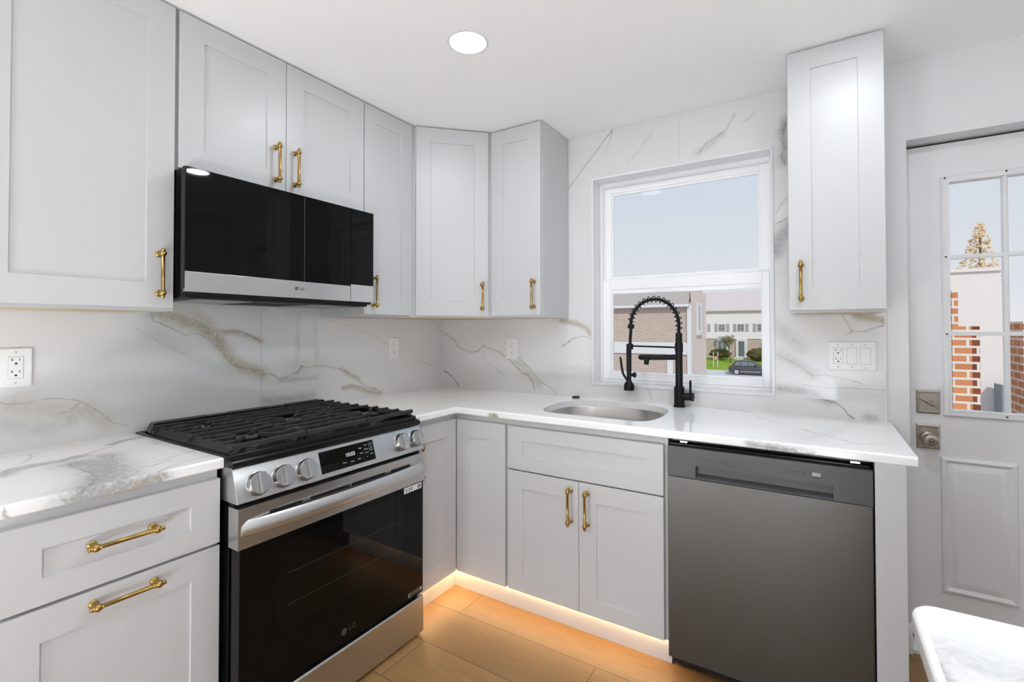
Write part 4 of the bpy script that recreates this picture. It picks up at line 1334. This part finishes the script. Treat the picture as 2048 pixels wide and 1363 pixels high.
# oven door
od = bx('oven_door', (0.652, RY0 + 0.006, 0.180), (0.6985, RY1 - 0.006, 0.652), 'black_glass', rng, 0.003)
o = bx('oven_window', (0.6980, -1.592, 0.340), (0.6988, -1.166 + 0.10, 0.628), 'oven_glass', od)
m = MB()
for z in (0.42, 0.52):
    m.tube([(0.6989, -1.56, z), (0.6989, -1.10, z)], 0.0006, 6)
m.build('rack_lines', 'print_dim', o)
m = MB()                                                              # steel band with vent slots, wrapping the door's ends
zs0, zs1 = 0.6505, 0.7700
slots = [(-1.622, -1.512), (-1.482, -1.326), (-1.314, -1.156), (-1.127, -1.022)]
zl, zh = 0.7275, 0.7395
m.box((0.648, RY0, zs0), (0.7015, RY1, zl)).box((0.648, RY0, zh), (0.7015, RY1, zs1))
ys = [RY0] + [y for s in slots for y in s] + [RY1]
for a, b in zip(ys[::2], ys[1::2]):
    m.box((0.648, a, zl), (0.7015, b, zh))
band = m.build('door_band', 'steel', od, smooth=0)
for a, b in slots:
    bx('vent_slot', (0.660, a - 0.001, zl - 0.001), (0.690, b + 0.001, zh + 0.001), 'slot', band)
m = MB()                                                              # bowed bar handle
L_ = []
for k in range(25):
    s = k / 24
    y = RY0 + 0.010 + s * (RY1 - RY0 - 0.020)
    bow = 1 - (2 * s - 1) ** 2
    xo = 0.7010 + 0.037 * (bow ** 0.62)
    tk = 0.0135
    hz_ = 0.0210
    zc = 0.7115
    L_.append([(xo - tk, y, zc - hz_ * 0.8), (xo + 0.002, y, zc - hz_), (xo + 0.0050, y, zc - hz_ * 0.85), (xo + 0.0030, y, zc), (xo - 0.0035, y, zc + hz_ * 0.8), (xo - 0.007, y, zc + hz_), (xo - tk, y, zc + hz_ * 0.9)])
m.loft(L_)
m.build('door_handle', 'handle_steel', band, smooth=50)
o = bx('energy_sticker', (0.6986, -1.052, 0.622), (0.6990, -0.951, 0.646), 'white_print', od)
for a, n_b in ((-1.043, 4), (-1.026, 4), (-1.012, 4), (-0.975, 9)):
    m = MB()
    for k in range(n_b):
        m.box((0.6990, a + k * 0.0022, 0.627), (0.6992, a + k * 0.0022 + 0.0013, 0.641))
    m.build('barcode', 'print_dark', o, smooth=0)
o = bx('warning_label', (0.6986, -1.028, 0.189), (0.6988, -0.945, 0.208), 'print_dim', od)
bx('label_mark', (0.6988, -1.026, 0.191), (0.6990, -1.020, 0.203), 'print_light', o)
bx('label_mark', (0.6988, -0.957, 0.191), (0.6990, -0.949, 0.206), 'print_light', o)
maker_mark((0.6987, -1.318, 0.221), (1, 0, 0), 0.020, od, 'print_dim', 'print_dim')
# storage drawer
m = MB()
m.prism([(0.640, 0.013), (0.6985, 0.013), (0.6985, 0.157), (0.694, 0.1625), (0.668, 0.1625), (0.640, 0.1625)], 1, RY0 + 0.004, RY1 - 0.003)
m.build('drawer', 'steel', rng, 0.002)
bx('drawer_gap', (0.62, RY0 + 0.006, 0.1625), (0.668, RY1 - 0.006, 0.180), 'black', rng)

# ------------------------------------------------------------------ microwave over the range
MY0, MY1 = -1.7315, -0.953
mw = thing('microwave', 'over-the-range microwave with black glass front and steel band', 'microwave', (0.2, -1.342, 1.405), 0)
body = bx('body', (0.004, MY0 + 0.009, 1.4115), (0.368, MY1 - 0.009, 1.834), 'black', mw, 0.002)
m = MB()
m.box((0.369, MY0 + 0.001, 1.410), (0.385, MY1 - 0.001, 1.833))
m.build('door_back', 'black_plastic', mw, 0.002)
mdo = bx('door', (0.385, MY0, 1.4875), (0.400, -1.0815, 1.830), 'black_glass', mw, 0.0015)
bx('door_trim', (0.385, MY0, 1.4195), (0.4005, -1.0815, 1.4868), 'steel_light', mdo, 0.0012)
bx('window_seam', (0.3999, -1.3055, 1.490), (0.4002, -1.3035, 1.826), 'dw_panel', mdo)
cpn = bx('control_panel', (0.385, -1.0795, 1.4955), (0.400, MY1, 1.830), 'black_glass', mw, 0.0015)
bx('panel_trim', (0.385, -1.0795, 1.4195), (0.4005, MY1, 1.4948), 'steel_light', cpn, 0.0012)
maker_mark((0.4006, -1.322, 1.457), (1, 0, 0), 0.013, mdo, 'print_dark', 'print_dark')
m = MB()
m.box((0.374, MY0 - 0.001, 1.43), (0.396, MY0 + 0.001, 1.82))
m.build('protective_film', 'film', mdo)
o = bx('underside', (0.02, MY0 + 0.012, 1.4005), (0.372, MY1 - 0.012, 1.4112), 'black_plastic', mw, 0.002)
for a, b in ((-1.66, -1.47), (-1.215, -1.025)):
    bx('grease_filter', (0.07, a, 1.3985), (0.325, b, 1.4006), 'grille', o)
for k in range(3):
    bx('vent_slot', (0.13 + k * 0.055, -1.415, 1.3990), (0.155 + k * 0.055, -1.265, 1.4006), 'slot', o)
for yy in (-1.455, -1.436, -1.247, -1.230):
    bx('vent_slot', (0.08, yy, 1.3990), (0.30, yy + 0.008, 1.4006), 'slot', o)

# ------------------------------------------------------------------ dishwasher
QX0, QX1, QF = 1.6515, 2.2755, -0.6355
dw = thing('dishwasher', 'dark stainless steel dishwasher with a pocket handle, under the countertop', 'dishwasher', (1.963, -0.3, 0), 0)
bx('tub', (QX0 + 0.006, -0.02, 0.10), (QX1 - 0.004, -0.585, 0.8765), 'black', dw, 0.002)
bx('door_edge', (QX0 + 0.004, -0.585, 0.085), (QX1 - 0.003, -0.612, 0.866), 'black', dw, 0.002)
bx('door', (QX0, -0.612, 0.0725), (QX1, QF, 0.7465), 'dark_steel', dw, 0.003)
m = MB()
x0, x1, z0, z1 = 1.7525, 2.1735, 0.7535, 0.7945
m.box((QX0, -0.612, 0.7480), (x0, QF, 0.8575)).box((x1, -0.612, 0.7480), (QX1, QF, 0.8575)).box((x0, -0.612, z1), (x1, QF, 0.8575))
m.box((x0, -0.5875, 0.7480), (x1, -0.6125, z1))
cpl = m.build('control_panel', 'dw_panel', dw, smooth=0)
m = MB()
m.prism([(-0.612, 0.7482), (QF, 0.7482), (QF, 0.7500), (-0.613, 0.7635), (-0.612, 0.7635)], 0, x0, x1)
m.build('pocket_lip', 'dw_panel', cpl, smooth=0)
def dlabel(x, z, s, size=0.0068, mt='print_dark'):
    text('key_label', s, size, facing((x, QF - 0.0004, z), (0, -1, 0)), mt, cpl)
dlabel(1.799, 0.823, 'Normal')
dlabel(1.836, 0.822, 'Heavy')
for x, s in ((1.857, 'Rinse'), (1.882, 'Light')):
    dlabel(x, 0.8255, s, 0.0062)
    dlabel(x, 0.8170, 'Wash', 0.0062)
dlabel(1.872, 0.808, 'Cycles', 0.005)
for x, s in ((2.047, 'Hi Temp'), (2.071, 'Heated'), (2.094, 'Delay')):
    dlabel(x, 0.8250, s, 0.0055)
    dlabel(x, 0.8165, 'Dry' if s == 'Heated' else 'Start' if s == 'Delay' else 'Wash', 0.0055)
o = bx('start_button', (2.1165, QF - 0.0004, 0.8180), (2.1385, QF + 0.0005, 0.8290), 'print_light', cpl)
dlabel(2.1275, 0.8235, 'START', 0.0062)
text('key_label', 'Cancel', 0.0055, facing((2.1275, QF - 0.0004, 0.8130), (0, -1, 0)), 'print_dark', cpl)
text('key_label', 'Control Lock', 0.0045, facing((2.1275, QF - 0.0004, 0.8010), (0, -1, 0)), 'print_dark', cpl)
for x in (1.708, 2.232):
    m = MB()
    m.box((x - 0.013, -0.575, 0.8770), (x + 0.013, -0.622, 0.8795)).box((x - 0.013, -0.6195, 0.8715), (x + 0.013, -0.622, 0.8795))
    m.build('mounting_bracket', 'chrome', dw, 0.0006)
m = MB()
m.box((QX0 + 0.012, -0.545, 0.012), (QX1 - 0.010, -0.565, 0.098))
kp = m.build('kick_plate', 'black_plastic', dw, 0.002)
bx('kick_rib', (QX0 + 0.09, -0.5645, 0.040), (QX1 - 0.06, -0.570, 0.047), 'black_plastic', kp, 0.001)
for x in (QX0 + 0.035, QX1 - 0.045):
    MB().lathe([(0, 0.018), (0.008, 0.018), (0.010, 0.008), (0.10, 0.008)], (x, -0.53, 0.0), (0, 0, 1), 16).build('foot', 'black_plastic', dw)
# ------------------------------------------------------------------ outside the window and the door
MT['brick_tan'] = brick('tan_brick', (0.46, 0.34, 0.275), (0.40, 0.285, 0.23), (0.60, 0.54, 0.50), 1.0)
MT['brick_pale'] = brick('pale_brick', (0.66, 0.53, 0.46), (0.58, 0.46, 0.40), (0.74, 0.67, 0.63), 1.0)
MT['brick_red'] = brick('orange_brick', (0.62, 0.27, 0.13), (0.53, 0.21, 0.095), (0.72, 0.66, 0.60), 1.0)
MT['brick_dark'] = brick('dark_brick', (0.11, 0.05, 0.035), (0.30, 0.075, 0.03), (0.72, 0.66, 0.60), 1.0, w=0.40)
MT['shingle'] = mat('grey_shingle', (0.42, 0.38, 0.355), 0.9, spec=0.1, bump=(40, 0.6, (1, 1, 4)))
MT['pale_roof'] = mat('pale_roof', (0.60, 0.53, 0.52), 0.9, spec=0.1)
MT['siding'] = mat('white_siding', (0.76, 0.70, 0.70), 0.7, spec=0.2)
MT['stucco'] = mat('pale_stucco', (0.74, 0.67, 0.64), 0.8, spec=0.2)
MT['ext_white'] = mat('exterior_white', (0.66, 0.65, 0.66), 0.6)
MT['grass'] = mat('lawn_grass', (0.24, 0.36, 0.045), 0.9, spec=0.1, bump=(6, 1, (1, 1, 1)))
MT['asphalt'] = mat('pale_road', (0.62, 0.60, 0.61), 0.85, spec=0.2)
MT['kerb'] = mat('kerb_stone', (0.62, 0.57, 0.52), 0.85)
MT['dim_glass'] = mat('dim_window', (0.14, 0.16, 0.16), 0.1)
MT['shutter'] = mat('grey_shutter', (0.34, 0.34, 0.36), 0.6)
MT['hedge'] = mat('hedge_leaves', (0.10, 0.085, 0.035), 0.9, spec=0.1)
MT['bark'] = mat('grey_bark', (0.16, 0.12, 0.08), 0.9, spec=0.1)
MT['twig'] = mat('olive_buds', (0.22, 0.20, 0.09), 0.9, spec=0.1)
MT['blossom'] = mat('cream_blossom', (0.74, 0.55, 0.33), 0.9, spec=0.1)
MT['car_paint'] = mat('charcoal_car_paint', (0.055, 0.05, 0.055), 0.25, coat=0.5)
MT['car_glass'] = mat('car_glass', (0.16, 0.19, 0.20), 0.1)
MT['tyre'] = mat('tyre_rubber', (0.03, 0.03, 0.03), 0.8)
MT['alloy'] = mat('alloy_wheel', (0.62, 0.62, 0.62), 0.35, 0.6)
MT['tail_lamp'] = mat('red_tail_lamp', (0.30, 0.05, 0.04), 0.3)
MT['pink'] = mat('pink_flag', (0.80, 0.30, 0.33), 0.7)
MT['shed'] = mat('grey_shed_board', (0.20, 0.22, 0.24), 0.8)
GZ = -3.92
m = MB()
m.loft([[(-60, 0.17, GZ - 0.2), (60, 0.17, GZ - 0.2), (60, 0.17, GZ), (-60, 0.17, GZ)], [(-60, 59.0, GZ - 0.2), (60, 59.0, GZ - 0.2), (60, 59.0, GZ), (-60, 59.0, GZ)]])
struct(m.build('ground_road', 'asphalt', smooth=0))
m = MB()
m.prism([(59.0, GZ - 0.2), (59.0, GZ + 0.13), (59.35, GZ + 0.16), (60.6, GZ + 0.20), (60.6, GZ - 0.2)], 0, -60, 60)
struct(m.build('ground_kerb', 'kerb', smooth=0))
m = MB()
m.prism([(60.6, GZ - 0.3), (60.6, GZ + 0.20), (70.9, -2.80), (90, -2.6), (90, GZ - 0.3)], 0, -60, 60)
struct(m.build('ground_lawn', 'grass', smooth=0))

# brick garage with a shingled roof
g = thing('brick_garage', 'tan brick building with grey shingle roof and white bands, outside the window on the left', 'building', (-8, 21, GZ), 0)
m = MB()
m.box((-16, 20, GZ), (-2.70, 23.3, 2.40))
m.prism([(20.0, 2.40), (21.65, 3.95), (23.3, 2.40)], 0, -16, -2.70)
m.build('brick_wall', 'brick_tan', g, smooth=0)
bx('pale_end_wall', (-2.699, 20.03, GZ), (-2.66, 23.30, 3.10), 'brick_pale', g)
m = MB()
m.loft([[(-16, 19.70, 2.36), (-16, 19.70, 2.44), (-16, 21.65, 4.06), (-16, 21.65, 3.97)], [(-2.75, 19.70, 2.36), (-2.75, 19.70, 2.44), (-2.75, 21.65, 4.06), (-2.75, 21.65, 3.97)]])
m.build('roof', 'shingle', g, smooth=0)
bx('fascia', (-16, 19.68, 2.30), (-2.72, 19.995, 2.42), 'ext_white', g)
bx('white_band', (-16, 19.93, 0.135), (-2.84, 19.999, 0.675), 'ext_white', g)
bx('corner_board', (-2.84, 19.90, GZ), (-2.66, 20.03, 2.36), 'ext_white', g)
bx('door_post', (-3.74, 19.93, GZ), (-3.48, 19.999, 0.135), 'ext_white', g)
w_ = bx('window', (-2.665, 21.10, 1.10), (-2.60, 21.95, 2.55), 'ext_white', g)
bx('pane', (-2.600, 21.28, 1.25), (-2.592, 21.50, 2.40), 'shutter', w_)
bx('sill', (-2.66, 21.00, 1.00), (-2.52, 22.05, 1.10), 'kerb', w_)

# house across the street
h = thing('house', 'pale two-storey house with white siding over brick, across the street', 'house', (-7, 75, -2.8), 0)
HY = 70.9
bx('brick_wall', (-22, HY, -3.2), (8, HY + 8, -0.10), 'brick_tan', h)
bx('siding_wall', (-22, HY - 0.12, -0.10), (8, HY + 8, 3.85), 'siding', h)
m = MB()
m.prism([(HY - 0.6, 3.80), (HY - 0.6, 3.95), (HY + 4, 6.95), (HY + 8.6, 3.95), (HY + 8.6, 3.80)], 0, -22.5, 8.5)
m.build('roof', 'pale_roof', h, smooth=0)
def house_window(xc, z0, z1, wd=0.95, y=HY - 0.12, shut=True):
    f = bx('window', (xc - wd / 2, y - 0.06, z0), (xc + wd / 2, y, z1), 'ext_white', h)
    bx('pane', (xc - wd / 2 + 0.08, y - 0.065, z0 + 0.08), (xc + wd / 2 - 0.08, y - 0.058, z1 - 0.08), 'dim_glass', f)
    m = MB()
    m.box((xc - 0.02, y - 0.075, z0 + 0.08), (xc + 0.02, y - 0.06, z1 - 0.08))
    for k in range(1, 4):
        z = z0 + (z1 - z0) * k / 4
        m.box((xc - wd / 2 + 0.08, y - 0.075, z - 0.02), (xc + wd / 2 - 0.08, y - 0.06, z + 0.02))
    m.build('window_grid', 'ext_white', f, smooth=0)
    if shut:
        for s in (-1, 1):
            bx('shutter', (xc + s * (wd / 2 + 0.10), y - 0.05, z0), (xc + s * (wd / 2 + 0.50), y, z1), 'shutter', h)
for xc in (-11.9, -9.37, -6.91, -4.41, -1.9):
    house_window(xc, 0.92, 2.02)
house_window(-4.0, -1.75, -0.40, 1.1, HY, False)
m = MB()                                                              # bay window
bay = [(-10.2, HY), (-9.85, HY - 0.8), (-8.60, HY - 0.8), (-8.25, HY)]
m.prism(bay, 2, -2.0, -0.35)
bw = m.build('bay_window', 'ext_white', h, smooth=0)
m = MB()
m.loft([[(x, y, -0.35) for x, y in [(-10.4, HY), (-9.95, HY - 1.0), (-8.5, HY - 1.0), (-8.05, HY)]], [(-10.0, HY, 0.25), (-9.6, HY - 0.2, 0.25), (-8.85, HY - 0.2, 0.25), (-8.45, HY, 0.25)]])
m.build('bay_roof', 'shutter', bw, smooth=0)
for a, b in ((-9.78, -9.28), (-9.18, -8.68)):
    bx('pane', (a, HY - 0.82, -1.85), (b, HY - 0.79, -0.5), 'dim_glass', bw)
f = bx('door_surround', (-7.55, HY - 0.25, -2.75), (-6.10, HY, -0.10), 'ext_white', h)
bx('front_door', (-7.20, HY - 0.30, -2.50), (-6.46, HY - 0.245, -0.42), 'dim_glass', f)
bx('door_step', (-7.7, HY - 1.3, -2.95), (-6.0, HY - 0.25, -2.62), 'kerb', h)

def blob(name, label, cat, c, r, material, seed, group=None):
    random.seed(seed)
    bm = bmesh.new()
    bmesh.ops.create_icosphere(bm, subdivisions=4, radius=1.0)
    from mathutils import noise
    for v in bm.verts:
        k = 1 + 0.22 * noise.noise(v.co * 2.2 + Vector((seed, 0, 0))) + 0.16 * noise.noise(v.co * 7 + Vector((0, seed, 0)))
        v.co = Vector((v.co.x * r[0] * k + c[0], v.co.y * r[1] * k + c[1], v.co.z * r[2] * k + c[2]))
    me = bpy.data.meshes.new(name)
    bm.to_mesh(me)
    bm.free()
    me.materials.append(MT[material])
    me.polygons.foreach_set('use_smooth', [True] * len(me.polygons))
    o = bpy.data.objects.new(name, me)
    C.objects.link(o)
    if label:
        tag(o, label, cat, group)
    return o
blob('shrub', 'low dark hedge under the bay window of the far house', 'shrub', (-9.3, 68.6, -2.1), (1.35, 0.8, 0.62), 'hedge', 3)
blob('shrub', 'brown-green shrub to the side of the far house door', 'shrub', (-4.6, 68.6, -2.1), (1.25, 0.9, 0.80), 'hedge', 8)
# young bare tree on the lawn
t = thing('young_tree', 'small budding tree with bare branches on the lawn across the street', 'tree', (-7.62, 66.4, -3.1), 0)
m = MB()
random.seed(11)
tips = []
def branch(p, d, l, r, n):
    q = p + d * l
    m.tube([p, (p + q) / 2 + Vector((random.uniform(-.05, .05),) * 3), q], [r, r * 0.85, r * 0.7], 5)
    tips.append(q)
    if n:
        for k in range(3):
            nd = (d + Vector((random.uniform(-.7, .6), random.uniform(-.5, .5), random.uniform(-.1, .5)))).normalized()
            branch(q, nd, l * random.uniform(0.6, 0.8), r * 0.62, n - 1)
branch(Vector((-7.62, 66.4, -3.15)), Vector((-0.12, 0, 1)), 1.15, 0.11, 4)
m.build('trunk', 'bark', t)
m = MB()
for q in tips[4:]:
    for k in range(5):
        p = q + Vector((random.gauss(0, .16), random.gauss(0, .16), random.gauss(0, .16)))
        s = random.uniform(.04, .10)
        m.loft([[(p.x - s, p.y, p.z), (p.x, p.y - s, p.z), (p.x + s, p.y, p.z), (p.x, p.y + s, p.z)], [(p.x - s * .3, p.y, p.z + s), (p.x, p.y - s * .3, p.z + s), (p.x + s * .3, p.y, p.z + s), (p.x, p.y + s * .3, p.z + s)]])
m.build('foliage', 'twig', t)
# yard sign between white posts
t = thing('yard_sign', 'small pink sign between two white posts on the far lawn', 'sign', (-8.85, 62.5, -3.6), 0)
for x in (-9.10, -8.58):
    bx('post', (x - 0.035, 62.46, -3.60), (x + 0.035, 62.54, -1.62), 'ext_white', t)
bx('sign_panel', (-8.98, 62.48, -2.60), (-8.70, 62.50, -2.15), 'pink', t)

# parked car
c = thing('car', 'dark grey parked car seen through the lower window pane', 'car', (-4.3, 57.9, GZ), 0)
CX = -6.56
side = [(0.05, 0.38), (0.0, 0.62), (0.06, 0.95), (0.32, 1.02), (0.62, 1.48), (0.85, 1.59), (1.9, 1.64), (2.6, 1.52), (3.25, 1.10), (4.15, 0.98), (4.50, 0.80), (4.58, 0.45), (4.45, 0.32), (0.25, 0.30)]
m = MB()
hw = 0.92
lv_ = [(-1.0, 0.0), (-0.90, 0.06), (0.90, 0.06), (1.0, 0.0)]
def carloop(y, tuck):
    out = []
    for x, z in side:
        k = max(0, (z - 0.95)) / 0.7
        out.append((CX + x + (0.06 if tuck else 0) * (1 if x < 2.2 else -1), 57.9 + y * (1 - 0.22 * k), GZ + z - (0.04 if tuck else 0)))
    return out
m.loft([carloop(-hw, True), carloop(-hw + 0.07, False), carloop(hw - 0.07, False), carloop(hw, True)])
body = m.build('car_body', 'car_paint', c, smooth=40)
m = MB()
def gl(pts):
    P = []
    for x, z in pts:
        k = max(0, (z - 0.95)) / 0.7
        P.append((CX + x, 57.9 - hw * (1 - 0.22 * k) - 0.012, GZ + z))
    m.loft([P, [(x, y + 0.03, z) for x, y, z in P]])
gl([(0.62, 1.08), (0.82, 1.45), (1.25, 1.50), (1.25, 1.08)])
gl([(1.33, 1.08), (1.33, 1.51), (2.05, 1.51), (2.05, 1.08)])
gl([(2.13, 1.08), (2.13, 1.50), (2.55, 1.42), (3.02, 1.12)])
m.build('side_windows', 'car_glass', body, smooth=0)
for x in (0.87, 3.70):
    wm_ = MB()
    wm_.lathe([(-0.11, 0.20), (-0.10, 0.33), (0.10, 0.33), (0.11, 0.20)], (CX + x, 57.9 - 0.84, GZ + 0.331), (0, 1, 0), 24)
    wh = wm_.build('wheel', 'tyre', c)
    wm_ = MB()
    wm_.lathe([(0, 0.24), (0.02, 0.24), (0.024, 0.20), (0.026, 0.05)], (CX + x, 57.9 - 0.945, GZ + 0.331), (0, -1, 0), 20)
    wm_.build('rim', 'alloy', wh)
bx('tail_lamp', (CX + 0.03, 57.9 - 0.93, GZ + 0.80), (CX + 0.28, 57.9 - 0.75, GZ + 0.98), 'tail_lamp', body)
bx('side_sill', (CX + 1.25, 57.9 - 0.935, GZ + 0.36), (CX + 3.3, 57.9 - 0.90, GZ + 0.43), 'alloy', body)
bx('wing_mirror', (CX + 2.72, 57.9 - 1.05, GZ + 1.05), (CX + 2.90, 57.9 - 0.88, GZ + 1.19), 'tyre', body)

# porch outside the entry door: landing, two brick piers, neighbour's walls, shed, tree
struct(bx('ground_porch', (2.2, 0.17, -0.35), (6.2, 4.6, -0.12), 'kerb'))
t = thing('brick_pier', 'orange brick pier with a narrow stepped top, outside the door glass', 'brick pier', (3.3, 3.8, -0.12), 0, 'brick piers outside the door')
bx('pier_body', (3.222, 3.6, -0.12), (3.360, 3.95, 1.318), 'brick_red', t)
bx('narrow_top', (3.222, 3.6, 1.318), (3.266, 3.95, 1.66), 'brick_red', t)
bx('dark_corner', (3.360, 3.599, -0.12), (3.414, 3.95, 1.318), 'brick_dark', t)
t = thing('brick_pier', 'second orange brick pier cut off by the edge of the door glass', 'brick pier', (3.8, 3.8, -0.12), 0, 'brick piers outside the door')
bx('pier_body', (3.700, 3.6, -0.12), (4.05, 3.95, 1.36), 'brick_red', t)
n = thing('neighbour_house', 'pale stucco neighbour house behind the brick pier', 'house', (4.3, 9.5, GZ), 0)
bx('stucco_wall', (3.6, 9.0, GZ), (4.83, 13.0, 2.30), 'stucco', n)
m = MB()
m.prism([(3.55, 2.30), (4.86, 2.30), (4.86, 2.36), (3.55, 2.36)], 1, 8.95, 13.05)
m.build('parapet', 'stucco', n, smooth=0)
n = bx('siding_wall', (4.84, 9.6, GZ), (9.0, 13.0, 1.15), 'siding')
tag(n, 'low white siding wall behind the second brick pier', 'building')
t = thing('shed', 'dark grey board shed low behind the brick piers', 'shed', (5.2, 8.7, GZ), 0)
m = MB()
m.loft([[(4.70, 8.5, GZ), (4.70, 8.9, GZ), (4.70, 8.9, 0.36), (4.70, 8.5, 0.36)], [(6.0, 8.5, GZ), (6.0, 8.9, GZ), (6.0, 8.9, 0.06), (6.0, 8.5, 0.06)]])
m.build('shed_wall', 'shed', t, smooth=0)
t = thing('blossom_tree', 'cream blossoming tree top above the pale neighbour house', 'tree', (5.3, 14.0, GZ), 0)
MB().tube([(5.62, 14.0, GZ), (5.6, 14.0, 0.0), (5.64, 14.0, 3.6)], [0.12, 0.09, 0.02], 8).build('trunk', 'bark', t)
m = MB()
random.seed(5)
for k in range(420):
    u = random.random() ** 0.7
    z = 3.95 - u * 1.5
    r = 0.05 + 0.50 * u
    a = random.random() * 2 * PI
    q = r * math.sqrt(random.random())
    p = Vector((5.66 + q * math.cos(a) - 0.10 * u, 14.0 + q * math.sin(a), z + random.gauss(0, .03)))
    s = random.uniform(0.020, 0.048)
    m.loft([[(p.x - s, p.y, p.z), (p.x, p.y - s, p.z), (p.x + s, p.y, p.z), (p.x, p.y + s, p.z)], [(p.x - s * .4, p.y, p.z + s), (p.x, p.y - s * .4, p.z + s), (p.x + s * .4, p.y, p.z + s), (p.x, p.y + s * .4, p.z + s)]])
m.build('crown', 'blossom', t)
